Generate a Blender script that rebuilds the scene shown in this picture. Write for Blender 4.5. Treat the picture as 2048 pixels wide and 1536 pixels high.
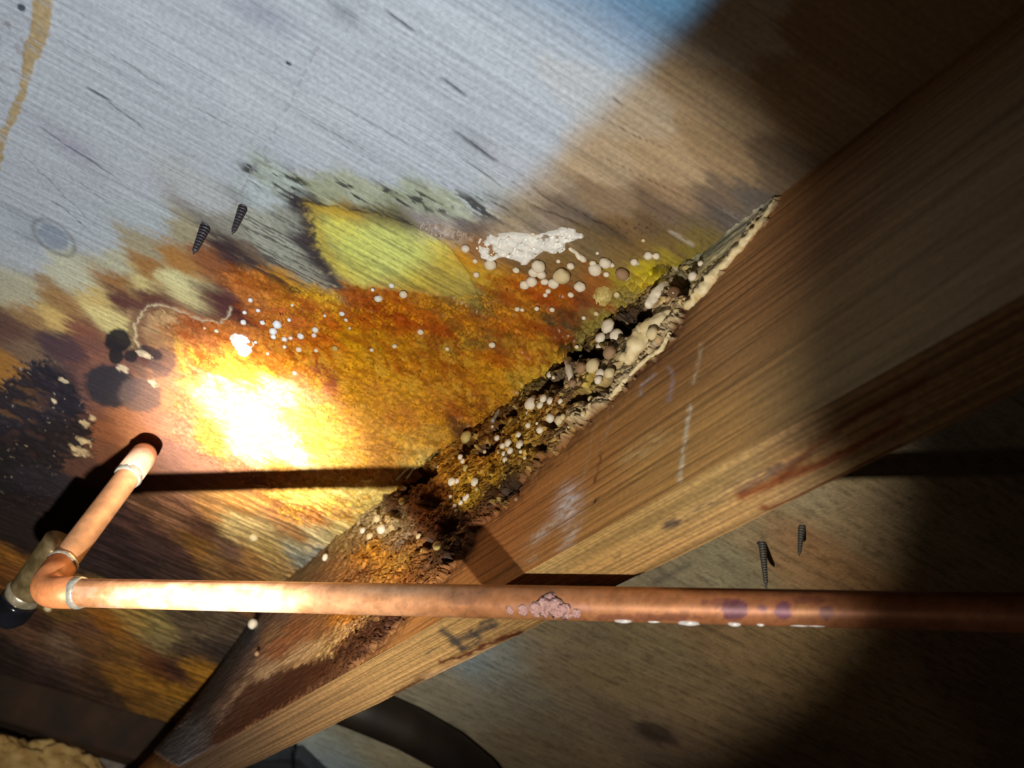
import bpy, bmesh, math, random
import numpy as np
from mathutils import Vector, Matrix

for o in list(bpy.data.objects): bpy.data.objects.remove(o, do_unlink=True)
scene = bpy.context.scene
COL = scene.collection
random.seed(7)

# ---------------------------------------------------------------- camera
# millimetre frame used while laying things out: x along the joist, y across it,
# z = 0 the underside of the subfloor (negative = below it).  World z = ZS + z/1000.
ZS = 1.10
RC = np.array([[-0.5563245571, -0.8098710612, 0.1860426066],      # camera right
               [0.4464170520, -0.4801208444, -0.7551130978],      # camera down
               [0.7008671792, -0.3370353677, 0.6286432678]])      # camera forward
CP = np.array([-330.236, 215.544, -382.119])
FPX = 2033.54
def W(p): return Vector((p[0] / 1000.0, p[1] / 1000.0, ZS + p[2] / 1000.0))
cam_d = bpy.data.cameras.new('camera')
cam = bpy.data.objects.new('camera', cam_d); COL.objects.link(cam)
m = Matrix(((RC[0][0], -RC[1][0], -RC[2][0], 0), (RC[0][1], -RC[1][1], -RC[2][1], 0),
            (RC[0][2], -RC[1][2], -RC[2][2], 0), (0, 0, 0, 1)))
cam.matrix_world = Matrix.Translation(W(CP)) @ m
cam_d.sensor_fit = 'HORIZONTAL'; cam_d.sensor_width = 36.0; cam_d.lens = 36.0 * FPX / 2048.0
cam_d.clip_start = 0.01; cam_d.clip_end = 50
cam_d.dof.use_dof = True; cam_d.dof.focus_distance = 0.57; cam_d.dof.aperture_fstop = 11.0
scene.camera = cam

def proj(P):
    q = (np.atleast_2d(P) - CP) @ RC.T
    ok = q[:, 2] > 90; d = np.where(ok, q[:, 2], 1.0)
    return np.stack([np.where(ok, 1024 + FPX * q[:, 0] / d, 700), np.where(ok, 768 + FPX * q[:, 1] / d, -400)], 1)
def ray(px, py): return RC.T @ np.array([(px - 1024) / FPX, (py - 768) / FPX, 1.0])
def atz(px, py, z=0.0):
    d = ray(px, py); return CP + d * (z - CP[2]) / d[2]
def aty(px, py, y=0.0):
    d = ray(px, py); return CP + d * (y - CP[1]) / d[1]
def pxmm(P): return FPX / float(np.linalg.norm(np.array(P) - CP))

# ---------------------------------------------------------------- world and light
scene.view_settings.view_transform = 'Standard'
try: scene.view_settings.look = 'None'
except Exception: pass
scene.view_settings.gamma = 1.0; scene.view_settings.use_curve_mapping = False
scene.view_settings.exposure = 0.0
w = bpy.data.worlds.new('crawlspace_dark'); scene.world = w; w.use_nodes = True
bg = w.node_tree.nodes['Background']; bg.inputs[0].default_value = (1.0, 0.72, 0.5, 1); bg.inputs[1].default_value = 0.010

# hand torch held below the camera: beam centre, corona, wide spill and a cooler side beam
TORCH = np.array([-201.7, 200.2, -603.4])
def spot(name, axis, half_deg, blend, power, color, size=0.008):
    l = bpy.data.lights.new(name, 'SPOT'); l.energy = power; l.color = color
    l.spot_size = math.radians(2 * half_deg); l.spot_blend = blend; l.shadow_soft_size = size
    o = bpy.data.objects.new(name, l); COL.objects.link(o); o.location = W(TORCH)
    o.rotation_euler = Vector(axis).to_track_quat('-Z', 'Y').to_euler(); return o
def axis_to(px, py): return atz(px, py) - TORCH
spot('torch_beam_centre', axis_to(490, 874), 7.2, 1.0, 150.0, (1.0, 0.95, 0.84))
spot('torch_corona', axis_to(380, 1120), 22.0, 1.0, 27.0, (1.0, 0.90, 0.74))
spot('torch_spill', axis_to(563, 861), 32.0, 0.30, 13.0, (1.0, 0.89, 0.73))
spot('torch_outer_spill', axis_to(700, 861), 62.0, 0.8, 0.40, (1.0, 0.80, 0.60))
D3 = np.array([(lambda v: v / np.linalg.norm(v))(axis_to(*q)) for q in ((1420, 10), (1045, 400), (330, 800))])
ax = np.linalg.solve(D3, np.ones(3)); th = math.degrees(math.acos(1.0 / np.linalg.norm(ax)))
print('COOL cone half angle', th, ax)
spot('torch_cool_beam', ax, th, 0.035, 16.0, (0.16, 0.485, 1.0))

# ---------------------------------------------------------------- helpers
def s2l(c):
    c = np.asarray(c, float) / 255.0
    return np.where(c <= 0.04045, c / 12.92, ((c + 0.055) / 1.055) ** 2.4)
_TAB = np.random.default_rng(11).random((512, 512)).astype(np.float32)
def _h(ix, iy, s):
    s = int(s); return _TAB[(ix.astype(np.int32) + s * 131 + 97 * (s >> 2)) & 511, (iy.astype(np.int32) + s * 71 + 13) & 511]
def vnoise(x, y, s=0):
    x = np.asarray(x, np.float32); y = np.asarray(y, np.float32)
    ix = np.floor(x); iy = np.floor(y); fx = x - ix; fy = y - iy
    fx = fx * fx * (3 - 2 * fx); fy = fy * fy * (3 - 2 * fy)
    ix = ix.astype(np.int32); iy = iy.astype(np.int32)
    a = _h(ix, iy, s); b = _h(ix + 1, iy, s); c = _h(ix, iy + 1, s); d = _h(ix + 1, iy + 1, s)
    return (a * (1 - fx) + b * fx) * (1 - fy) + (c * (1 - fx) + d * fx) * fy
def fbm(x, y, s=0, o=4, g=0.5):
    r = 0; a = 1; t = 0
    for k in range(o):
        r = r + a * vnoise(x, y, s + 17 * k); t += a; a *= g; x = x * 2.03 + 5.1; y = y * 2.03 - 3.7
    return r / t
def cell(x, y, s=0):
    """distance to nearest and second nearest jittered lattice point"""
    ix = np.floor(x); iy = np.floor(y); d1 = np.full(np.shape(x), 9.0); d2 = np.full(np.shape(x), 9.0); cid = np.zeros(np.shape(x))
    for dx in (-1, 0, 1):
        for dy in (-1, 0, 1):
            cx = ix + dx; cy = iy + dy
            px = cx + 0.15 + 0.7 * _h(cx, cy, s); py = cy + 0.15 + 0.7 * _h(cx, cy, s + 91)
            d = np.hypot(x - px, y - py); c = _h(cx, cy, s + 7)
            n1 = d < d1; d2 = np.where(n1, d1, np.minimum(d2, d)); cid = np.where(n1, c, cid); d1 = np.minimum(d1, d)
    return d1, d2, cid
def sstep(a, b, x):
    t = np.clip((x - a) / (b - a), 0, 1); return t * t * (3 - 2 * t)
def polydist(X, Y, poly, M=60.0):
    """signed distance to a polygon, positive inside (exact within M of it, -M further out)"""
    P = np.array(poly, float); n = len(P); out = np.full(X.shape, -M)
    idx = np.nonzero((X > P[:, 0].min() - M) & (X < P[:, 0].max() + M) & (Y > P[:, 1].min() - M) & (Y < P[:, 1].max() + M))[0]
    X = X[idx]; Y = Y[idx]; d = np.full(X.shape, 1e18); ins = np.zeros(X.shape, bool)
    for i in range(n):
        a = P[i]; b = P[(i + 1) % n]; e = b - a; L2 = e @ e + 1e-9
        t = np.clip(((X - a[0]) * e[0] + (Y - a[1]) * e[1]) / L2, 0, 1)
        d = np.minimum(d, (X - a[0] - t * e[0]) ** 2 + (Y - a[1] - t * e[1]) ** 2)
        c = ((a[1] > Y) != (b[1] > Y)) & (X < (b[0] - a[0]) * (Y - a[1]) / (b[1] - a[1] + 1e-12) + a[0])
        ins ^= c
    d = np.sqrt(d); out[idx] = np.where(ins, d, -np.minimum(d, M)); return out
def linedist(X, Y, pts, M=60.0):
    P = np.array(pts, float); out = np.full(X.shape, 1e3)
    idx = np.nonzero((X > P[:, 0].min() - M) & (X < P[:, 0].max() + M) & (Y > P[:, 1].min() - M) & (Y < P[:, 1].max() + M))[0]
    X = X[idx]; Y = Y[idx]; d = np.full(X.shape, 1e3)
    for a, b in zip(P[:-1], P[1:]):
        e = b - a; L2 = e @ e + 1e-9
        t = np.clip(((X - a[0]) * e[0] + (Y - a[1]) * e[1]) / L2, 0, 1)
        d = np.minimum(d, np.hypot(X - a[0] - t * e[0], Y - a[1] - t * e[1]))
    out[idx] = d; return out
def lerp(c, col, mk): return c * (1 - mk[:, None]) + s2l(col)[None, :] * mk[:, None]
def splat(X, Y, samples, ang, stretch, soft):
    """blend colour patches: each patch owns the surface nearest to it, drawn out along the grain"""
    ca, sa = math.cos(ang), math.sin(ang)
    S = np.array([(s[0], s[1]) for s in samples], np.float32); Cc = np.array([s2l(s[2]) for s in samples], np.float32); X = X.astype(np.float32); Y = Y.astype(np.float32)
    out = np.zeros((len(X), 3)); 
    sa_, sb_ = (S[:, 0] * ca + S[:, 1] * sa) / stretch, -S[:, 0] * sa + S[:, 1] * ca
    for i in range(0, len(X), 20000):
        xa = (X[i:i+20000] * ca + Y[i:i+20000] * sa) / stretch; xb = -X[i:i+20000] * sa + Y[i:i+20000] * ca
        d = np.hypot(xa[:, None] - sa_[None], xb[:, None] - sb_[None])
        wgt = np.exp(-(d - d.min(1, keepdims=True)) / soft)
        out[i:i+20000] = (wgt @ Cc) / wgt.sum(1, keepdims=True)
    return out

def link(o, parent=None, **kw):
    COL.objects.link(o)
    if parent is not None:
        o.parent = parent; o.matrix_parent_inverse = parent.matrix_world.inverted()
    for k, v in kw.items(): o[k] = v
    return o
def mesh_np(name, V, F, mat, parent=None, smooth=True, attrs=None, **kw):
    me = bpy.data.meshes.new(name); V = np.asarray(V, float)
    Vw = np.stack([V[:, 0] / 1000, V[:, 1] / 1000, ZS + V[:, 2] / 1000], 1)
    F = np.asarray(F, np.int32); k = F.shape[1]
    me.vertices.add(len(Vw)); me.vertices.foreach_set('co', Vw.ravel())
    me.loops.add(F.size); me.loops.foreach_set('vertex_index', F.ravel())
    me.polygons.add(len(F)); me.polygons.foreach_set('loop_start', np.arange(0, F.size, k, dtype=np.int32))
    me.polygons.foreach_set('loop_total', np.full(len(F), k, np.int32))
    me.update(calc_edges=True)
    if smooth: me.polygons.foreach_set('use_smooth', np.ones(len(F), bool))
    for n, a in (attrs or {}).items():
        if a.ndim == 2:
            t = me.attributes.new(n, 'FLOAT_COLOR', 'POINT')
            t.data.foreach_set('color', np.concatenate([np.clip(a, 0, 1), np.ones((len(a), 1))], 1).astype(np.float32).ravel())
        else:
            t = me.attributes.new(n, 'FLOAT', 'POINT'); t.data.foreach_set('value', a.astype(np.float32))
    me.materials.append(mat); me.validate()
    o = bpy.data.objects.new(name, me); return link(o, parent, **kw)
def origin_to(o, p):
    """move an unparented mesh object's origin to point p (mm frame) without moving its shape"""
    v = W(p); o.data.transform(Matrix.Translation(-v)); o.location = v; return o
def empty(name, p, **kw):
    o = bpy.data.objects.new(name, None); o.empty_display_size = 0.01; o.location = W(p); link(o, None, **kw)
    bpy.context.view_layer.update(); return o
def grid_faces(nu, nv, flip=False):
    i = np.arange(nu - 1)[:, None] * nv + np.arange(nv - 1)[None, :]
    q = np.stack([i, i + nv, i + nv + 1, i + 1], -1).reshape(-1, 4)
    return q[:, ::-1] if flip else q

# ---------------------------------------------------------------- materials
def newmat(name):
    mt = bpy.data.materials.new(name); mt.use_nodes = True
    nt = mt.node_tree; return mt, nt, nt.nodes['Principled BSDF']
def node(nt, t, **kw):
    n = nt.nodes.new(t)
    for k, v in kw.items(): setattr(n, k, v)
    return n
def math_n(nt, op, a, b=None, clamp=False):
    n = node(nt, 'ShaderNodeMath', operation=op, use_clamp=clamp)
    for i, v in enumerate((a, b)):
        if v is None: continue
        if isinstance(v, (int, float)): n.inputs[i].default_value = v
        else: nt.links.new(v, n.inputs[i])
    return n.outputs[0]
def surf_mat(name, rotz, grain=(6.0, 330.0), grain_amt=0.35, speck=420.0, speck_amt=0.25, bump=0.25, rough_attr=True, plane='xy'):
    """board surface: painted colour attribute x fine fibre grain x specks; gloss from the 'wet' attribute"""
    mt, nt, bs = newmat(name); L = nt.links.new
    tc = node(nt, 'ShaderNodeTexCoord'); mp = node(nt, 'ShaderNodeMapping')
    L(tc.outputs['Object'], mp.inputs[0])
    if plane == 'xy': mp.inputs['Rotation'].default_value = (0, 0, rotz)
    else: mp.inputs['Rotation'].default_value = (math.pi / 2, 0, 0)
    sc = node(nt, 'ShaderNodeVectorMath', operation='MULTIPLY'); L(mp.outputs[0], sc.inputs[0]); sc.inputs[1].default_value = (grain[0], grain[1], grain[1])
    n1 = node(nt, 'ShaderNodeTexNoise'); L(sc.outputs[0], n1.inputs['Vector']); n1.inputs['Scale'].default_value = 1.0; n1.inputs['Detail'].default_value = 5; n1.inputs['Roughness'].default_value = 0.65
    n1.inputs['Distortion'].default_value = 0.35
    n2 = node(nt, 'ShaderNodeTexNoise'); L(tc.outputs['Object'], n2.inputs['Vector']); n2.inputs['Scale'].default_value = speck; n2.inputs['Detail'].default_value = 4
    at = node(nt, 'ShaderNodeAttribute', attribute_name='Col'); aw = node(nt, 'ShaderNodeAttribute', attribute_name='wet'); ag = node(nt, 'ShaderNodeAttribute', attribute_name='grainy')
    r1 = node(nt, 'ShaderNodeMapRange'); L(n1.outputs[0], r1.inputs[0]); r1.inputs[1].default_value = 0.33; r1.inputs[2].default_value = 0.62; r1.inputs[3].default_value = 1 - grain_amt * 1.4; r1.inputs[4].default_value = 1 + grain_amt * 0.45
    one = math_n(nt, 'SUBTRACT', r1.outputs[0], 1.0); g1 = math_n(nt, 'ADD', math_n(nt, 'MULTIPLY', one, ag.outputs['Fac']), 1.0)
    r2 = node(nt, 'ShaderNodeMapRange'); L(n2.outputs[0], r2.inputs[0]); r2.inputs[1].default_value = 0.3; r2.inputs[2].default_value = 0.7; r2.inputs[3].default_value = 1 - speck_amt; r2.inputs[4].default_value = 1 + speck_amt * 0.7
    f = math_n(nt, 'MULTIPLY', g1, r2.outputs[0])
    vm = node(nt, 'ShaderNodeVectorMath', operation='SCALE'); L(at.outputs['Color'], vm.inputs[0]); L(f, vm.inputs['Scale'])
    L(vm.outputs[0], bs.inputs['Base Color'])
    rr = node(nt, 'ShaderNodeMapRange'); L(aw.outputs['Fac'], rr.inputs[0]); rr.inputs[3].default_value = 0.78; rr.inputs[4].default_value = 0.30
    L(rr.outputs[0], bs.inputs['Roughness'])
    bs.inputs['Specular IOR Level'].default_value = 0.35
    hh = math_n(nt, 'ADD', math_n(nt, 'MULTIPLY', n1.outputs[0], 0.6), math_n(nt, 'MULTIPLY', n2.outputs[0], 0.5))
    bp = node(nt, 'ShaderNodeBump'); bp.inputs['Strength'].default_value = bump; bp.inputs['Distance'].default_value = 0.0012
    L(hh, bp.inputs['Height']); L(bp.outputs[0], bs.inputs['Normal'])
    return mt
def lump_mat(name, c1, c2, scale=300.0, rough=0.6, bump=0.3, dist=0.0008, sss=0.0, metal=0.0, lo=0.35, hi=0.65, alpha_c=None, detail=4):
    mt, nt, bs = newmat(name); L = nt.links.new
    tc = node(nt, 'ShaderNodeTexCoord'); n1 = node(nt, 'ShaderNodeTexNoise'); L(tc.outputs['Object'], n1.inputs['Vector'])
    n1.inputs['Scale'].default_value = scale; n1.inputs['Detail'].default_value = detail
    cr = node(nt, 'ShaderNodeValToRGB'); L(n1.outputs[0], cr.inputs[0])
    cr.color_ramp.elements[0].position = lo; cr.color_ramp.elements[1].position = hi
    cr.color_ramp.elements[0].color = (*s2l(c1), 1); cr.color_ramp.elements[1].color = (*s2l(c2), 1)
    L(cr.outputs[0], bs.inputs['Base Color']); bs.inputs['Roughness'].default_value = rough; bs.inputs['Metallic'].default_value = metal
    bp = node(nt, 'ShaderNodeBump'); bp.inputs['Strength'].default_value = bump; bp.inputs['Distance'].default_value = dist
    L(n1.outputs[0], bp.inputs['Height']); L(bp.outputs[0], bs.inputs['Normal'])
    if sss: bs.inputs['Subsurface Weight'].default_value = sss; bs.inputs['Subsurface Radius'].default_value = (0.002, 0.0015, 0.001); bs.inputs['Subsurface Scale'].default_value = 0.5
    return mt

# ================================================================ SUBFLOOR (left bay)
gd = (atz(860, 350) - atz(760, 293)); GA = math.atan2(gd[1], gd[0])       # veneer grain direction on the sheet
IA = math.radians(29.7)                                                   # the same direction as drawn in the photo
def ab(x, y): return x * math.cos(GA) + y * math.sin(GA), -x * math.sin(GA) + y * math.cos(GA)

xs = [-330.0]
while xs[-1] < 1010:
    xs.append(xs[-1] + 0.80 * max(1.0, (xs[-1] + 420) / 520.0))
xs = np.concatenate([np.linspace(-800, -336, 24), xs]); ys = np.concatenate([np.linspace(-1.5, 385.0, 470), np.linspace(395, 760, 26)])
def lean(x): return 80.0 * np.clip((np.asarray(x, float) - 440) / 490.0, 0, 1.1) ** 1.35      # joist top eaten back at the far end
YM = -1.5 - lean(xs); sg = (ys + 1.5) / 761.5
X0 = np.repeat(xs[:, None], len(ys), 1); Y0 = YM[:, None] + (760.0 - YM[:, None]) * sg[None]; x = X0.ravel(); y = Y0.ravel()
print('SUBFLOOR grid', len(xs), len(ys))
P = proj(np.stack([x, y, np.zeros_like(x)], 1)); U = P[:, 0]; Vv = P[:, 1]
a, b = ab(x, y)
# wander of stain edges: long along the fibres, short across
wa = (fbm(a / 26, b / 5.0, 3) - 0.5); wb = (fbm(a / 11, b / 4.0, 5) - 0.5); wc = fbm(x / 3.2, y / 3.2, 9) - 0.5
wg = fbm(a / 38, b / 1.6, 21) - 0.5
Uw = U + wa * 44 * math.cos(IA) + wc * 16 + wg * 36 * math.cos(IA); Vw = Vv + wa * 44 * math.sin(IA) + wb * 20 + wc * 16 + wg * 36 * math.sin(IA)

PALE = (178, 170, 157)
SUB = [  # x, y in the photo's frame, colour of the surface, with torch glare painted in at the hot spot
 (60, 60, PALE), (300, 60, PALE), (600, 100, PALE), (900, 80, PALE), (1200, 60, PALE), (1400, 60, (184, 172, 154)), (1700, 60, (150, 125, 95)), (1900, -80, (150, 125, 95)), (1500, -80, PALE), (600, -100, PALE), (0, -100, PALE), (-200, 200, PALE), (-200, 450, PALE),
 (100, 220, PALE), (350, 220, PALE), (600, 250, (182, 174, 160)), (850, 260, PALE), (1050, 250, PALE), (1250, 220, (184, 172, 154)), (1450, 200, (176, 156, 128)), (1600, 220, (160, 138, 110)),
 (60, 380, PALE), (250, 370, PALE), (430, 320, PALE), (600, 320, PALE), (760, 340, PALE), (900, 360, PALE), (1060, 370, (182, 172, 158)), (1200, 330, (184, 168, 146)), (1340, 330, (182, 162, 134)), (1450, 320, (170, 148, 118)),
 (1120, 420, (140, 128, 116)), (1230, 410, (150, 132, 110)), (1350, 400, (162, 140, 114)), (1450, 400, (125, 110, 96)), (1500, 410, (110, 104, 100)), (1560, 340, (130, 114, 96)),
 (40, 500, (180, 174, 160)), (180, 470, (180, 174, 160)), (300, 440, (178, 172, 156)), (420, 400, (178, 168, 150)), (520, 390, (178, 174, 156)),
 (560, 370, (170, 166, 140)), (650, 385, (160, 152, 110)), (730, 395, (170, 162, 124)), (830, 400, (160, 154, 118)), (900, 410, (176, 168, 130)), (960, 415, (184, 176, 160)), (1020, 415, (180, 170, 150)),
 (40, 590, (176, 162, 126)), (150, 560, (190, 178, 140)), (230, 530, (186, 172, 132)), (300, 500, (170, 148, 106)), (380, 470, (168, 146, 104)), (450, 450, (150, 136, 108)), (520, 450, (166, 154, 124)), (580, 440, (150, 140, 112)), (560, 500, (160, 150, 120)), (620, 540, (156, 142, 112)), (660, 565, (168, 146, 110)), (500, 520, (120, 92, 64)), (460, 505, (70, 44, 34)),
 (350, 520, (176, 116, 50)), (300, 535, (160, 104, 46)), (420, 520, (150, 84, 40)), (350, 560, (216, 196, 130)), (390, 595, (214, 194, 128)), (280, 565, (206, 180, 110)), (300, 590, (96, 52, 36)), (240, 560, (150, 100, 50)), (410, 600, (92, 44, 34)), (448, 610, (84, 40, 34)), (240, 605, (90, 50, 40)), (200, 600, (200, 166, 96)), (120, 600, (150, 110, 62)), (60, 630, (150, 112, 66)), (20, 660, (90, 60, 46)), (110, 640, (196, 160, 90)), (160, 660, (120, 72, 50)), (220, 640, (206, 184, 116)), (60, 700, (110, 84, 60)), (10, 740, (150, 100, 40)),
 (640, 440, (70, 50, 34)), (620, 470, (62, 46, 42)), (650, 530, (60, 46, 40)), (600, 405, (58, 44, 40)), (690, 425, (150, 110, 34)), (760, 440, (130, 108, 50)), (820, 450, (110, 96, 56)), (850, 440, (150, 130, 110)), (860, 470, (170, 140, 110)), (900, 465, (176, 150, 122)), (940, 455, (120, 102, 86)),
 (680, 470, (222, 186, 36)), (720, 500, (214, 200, 76)), (770, 480, (200, 190, 86)), (780, 530, (210, 196, 84)), (840, 520, (196, 186, 78)), (830, 560, (206, 190, 66)), (890, 530, (214, 190, 60)), (880, 500, (222, 176, 40)), (920, 520, (216, 160, 40)), (930, 570, (170, 156, 84)), (700, 545, (206, 176, 50)), (900, 575, (140, 126, 70)), (950, 600, (122, 100, 56)), (860, 545, (160, 146, 84)), (970, 625, (118, 92, 50)),
 (560, 560, (206, 134, 30)), (520, 555, (196, 110, 36)), (640, 590, (216, 150, 30)), (600, 610, (190, 96, 24)), (500, 600, (196, 110, 44)), (700, 585, (150, 70, 18)), (720, 600, (170, 84, 20)), (790, 600, (190, 110, 26)), (850, 600, (176, 120, 40)), (650, 640, (196, 104, 22)), (560, 640, (190, 98, 34)), (720, 640, (200, 112, 24)), (800, 640, (176, 84, 18)), (760, 620, (160, 76, 18)), (860, 640, (186, 104, 24)), (900, 640, (150, 100, 32)), (940, 650, (176, 110, 30)), (880, 665, (160, 70, 16)), (1000, 650, (176, 96, 24)), (1040, 630, (190, 130, 34)), (1000, 600, (150, 92, 34)),
 (340, 640, (186, 146, 96)), (300, 650, (176, 136, 90)), (320, 680, (160, 116, 76)), (360, 660, (170, 100, 50)), (400, 680, (190, 112, 56)), (380, 650, (180, 98, 50)), (450, 670, (196, 112, 46)), (350, 720, (168, 112, 70)), (300, 730, (100, 72, 60)), (330, 750, (160, 112, 80)), (400, 720, (200, 124, 50)),
 (480, 740, (220, 160, 60)), (540, 730, (200, 116, 40)), (600, 720, (206, 120, 30)), (660, 700, (206, 126, 26)), (700, 680, (216, 160, 24)), (640, 680, (190, 98, 24)), (580, 690, (196, 108, 36)), (760, 690, (206, 150, 26)), (800, 670, (176, 100, 20)), (820, 700, (200, 140, 28)), (880, 690, (130, 100, 40)), (930, 680, (140, 112, 44)), (980, 690, (136, 104, 44)), (1020, 680, (150, 100, 30)), (1060, 660, (170, 96, 24)), (1090, 690, (176, 130, 40)), (1120, 650, (90, 72, 46)), (1130, 680, (40, 30, 24)), (1060, 640, (140, 90, 30)),
 (700, 730, (210, 150, 30)), (760, 740, (206, 150, 32)), (820, 740, (190, 120, 24)), (860, 730, (196, 136, 28)), (900, 740, (180, 110, 22)), (950, 730, (196, 136, 30)), (1000, 720, (200, 130, 28)), (1050, 710, (196, 136, 34)), (1080, 740, (206, 176, 56)), (1050, 770, (180, 150, 50)), (1000, 770, (196, 140, 36)), (940, 770, (190, 126, 34)), (880, 780, (200, 140, 44)), (820, 780, (206, 150, 44)), (760, 790, (206, 146, 50)), (700, 780, (210, 150, 40)), (650, 760, (170, 96, 60)), (620, 780, (190, 130, 80)), (560, 780, (226, 198, 146)), (480, 800, (226, 198, 146)), (420, 780, (226, 198, 146)), (380, 760, (196, 130, 70)),  # last pale samples paint the torch hot spot's glare into the colour
 (620, 840, (206, 160, 80)), (680, 840, (200, 140, 66)), (740, 840, (206, 150, 60)), (800, 840, (196, 130, 50)), (860, 830, (200, 136, 44)), (920, 830, (170, 100, 34)), (960, 820, (150, 90, 30)), (980, 850, (120, 84, 34)), (930, 860, (100, 66, 40)), (880, 870, (196, 150, 60)), (820, 890, (206, 160, 70)), (760, 890, (196, 140, 64)), (700, 890, (200, 146, 70)), (640, 900, (196, 146, 76)), (580, 900, (226, 198, 146)), (500, 900, (226, 198, 146)), (850, 920, (206, 176, 96)), (900, 900, (180, 130, 50)),  # two pale samples continue the hot spot glare painted into the wood
 (420, 880, (190, 130, 60)), (360, 860, (160, 110, 84)), (340, 800, (170, 112, 76)), (300, 830, (150, 100, 76)), (250, 840, (150, 96, 64)), (210, 860, (140, 86, 56)), (200, 900, (120, 76, 54)), (260, 880, (156, 100, 64)), (340, 910, (130, 90, 74)), (400, 930, (140, 96, 74)), (480, 940, (160, 110, 76)), (560, 950, (190, 136, 70)), (200, 720, (130, 84, 60)), (180, 690, (110, 70, 56)), (150, 700, (84, 54, 50)), (210, 740, (110, 72, 60)), (160, 800, (100, 66, 54)), (190, 830, (120, 76, 56)), (110, 690, (70, 50, 48)),
 (170, 940, (90, 60, 50)), (120, 990, (40, 32, 36)), (60, 1000, (34, 28, 32)), (200, 1000, (60, 40, 38)), (30, 1080, (36, 26, 26)), (100, 1060, (44, 32, 32)),
 (300, 1010, (110, 76, 54)), (360, 1010, (130, 90, 66)), (280, 1050, (70, 46, 40)), (340, 1040, (120, 84, 60)), (420, 1020, (156, 110, 60)), (400, 1050, (84, 54, 40)), (480, 1010, (170, 120, 60)), (540, 1000, (170, 116, 60)), (600, 990, (216, 176, 90)), (660, 990, (220, 184, 100)), (560, 1020, (150, 100, 60)), (460, 1050, (190, 166, 110)), (520, 1060, (180, 156, 104)), (620, 1030, (170, 110, 56)), (680, 1020, (196, 150, 84)), (720, 1010, (214, 190, 110)), (740, 1030, (206, 186, 110)), (580, 1060, (150, 110, 66)), (640, 1070, (206, 190, 140)), (690, 1060, (206, 186, 120)),
 (230, 1100, (50, 34, 36)), (300, 1100, (56, 38, 38)), (360, 1110, (70, 46, 40)), (400, 1100, (130, 90, 40)), (430, 1120, (120, 90, 54)), (470, 1110, (90, 66, 56)), (500, 1120, (150, 110, 60)), (540, 1100, (176, 150, 90)), (560, 1130, (150, 120, 74)), (600, 1110, (130, 134, 124)), (640, 1105, (110, 116, 120)), (600, 1090, (176, 164, 124)), (470, 1140, (110, 76, 44)), (350, 1140, (56, 40, 36)), (250, 1130, (44, 32, 32)),
 (10, 1110, (140, 94, 36)), (20, 1140, (120, 76, 34)), (60, 1240, (70, 46, 36)), (130, 1220, (120, 90, 44)), (160, 1250, (110, 76, 56)), (210, 1240, (150, 96, 36)), (260, 1230, (160, 130, 70)), (310, 1250, (140, 124, 76)), (330, 1280, (140, 124, 84)), (370, 1240, (90, 76, 60)), (400, 1270, (100, 84, 66)), (360, 1300, (70, 54, 46)), (420, 1290, (60, 50, 46)), (60, 1270, (110, 80, 62)), (120, 1300, (130, 104, 84)), (200, 1290, (120, 84, 50)), (260, 1310, (140, 100, 50)), (310, 1330, (110, 66, 40)), (350, 1340, (74, 46, 40)), (390, 1340, (170, 120, 40)), (20, 1310, (60, 46, 44)), (100, 1340, (84, 64, 60)), (180, 1350, (100, 72, 54)), (240, 1360, (150, 106, 46)), (300, 1370, (170, 120, 44)), (360, 1390, (176, 126, 44)), (300, 1400, (140, 100, 46)), (200, 1390, (84, 64, 50)), (340, 1420, (150, 110, 50)), (390, 1420, (110, 96, 60)), (100, 1370, (60, 44, 42)),
 (1090, 470, (170, 160, 150)), (1000, 470, (170, 156, 140)), (960, 500, (160, 120, 80)), (1060, 540, (130, 100, 60)), (1000, 560, (180, 140, 50)), (980, 560, (206, 170, 50)), (1030, 575, (190, 120, 30)), (1120, 500, (130, 106, 64)), (1180, 490, (120, 104, 76)), (1150, 545, (130, 102, 56)), (1190, 560, (150, 94, 36)), (1130, 600, (160, 96, 24)), (1080, 590, (170, 90, 24)), (1200, 600, (150, 84, 30)), (1170, 610, (120, 66, 30)), (1150, 640, (110, 64, 34)), (1230, 510, (130, 108, 66)), (1270, 490, (130, 106, 60)), (1330, 480, (120, 100, 60)), (1250, 560, (170, 150, 50)), (1300, 545, (200, 184, 36)), (1290, 570, (190, 166, 40)), (1340, 530, (160, 144, 50)), (1380, 510, (130, 116, 50)), (1420, 480, (120, 106, 60)), (1360, 560, (130, 104, 40)), (1240, 610, (156, 140, 60)), (1270, 600, (140, 124, 60)), (1290, 620, (140, 112, 70)), (1220, 640, (150, 136, 62)), (1190, 660, (140, 128, 56)), (1170, 690, (150, 136, 60)), (1150, 670, (120, 108, 60)), (1300, 460, (110, 92, 70)), (1260, 450, (124, 100, 70)), (1400, 450, (120, 106, 84)), (1470, 440, (110, 102, 94)), (1340, 430, (120, 104, 90)),
]
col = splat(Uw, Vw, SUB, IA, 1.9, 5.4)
pale = sstep(0.33, 0.48, col.min(1))                   # how bleached the veneer is
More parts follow.
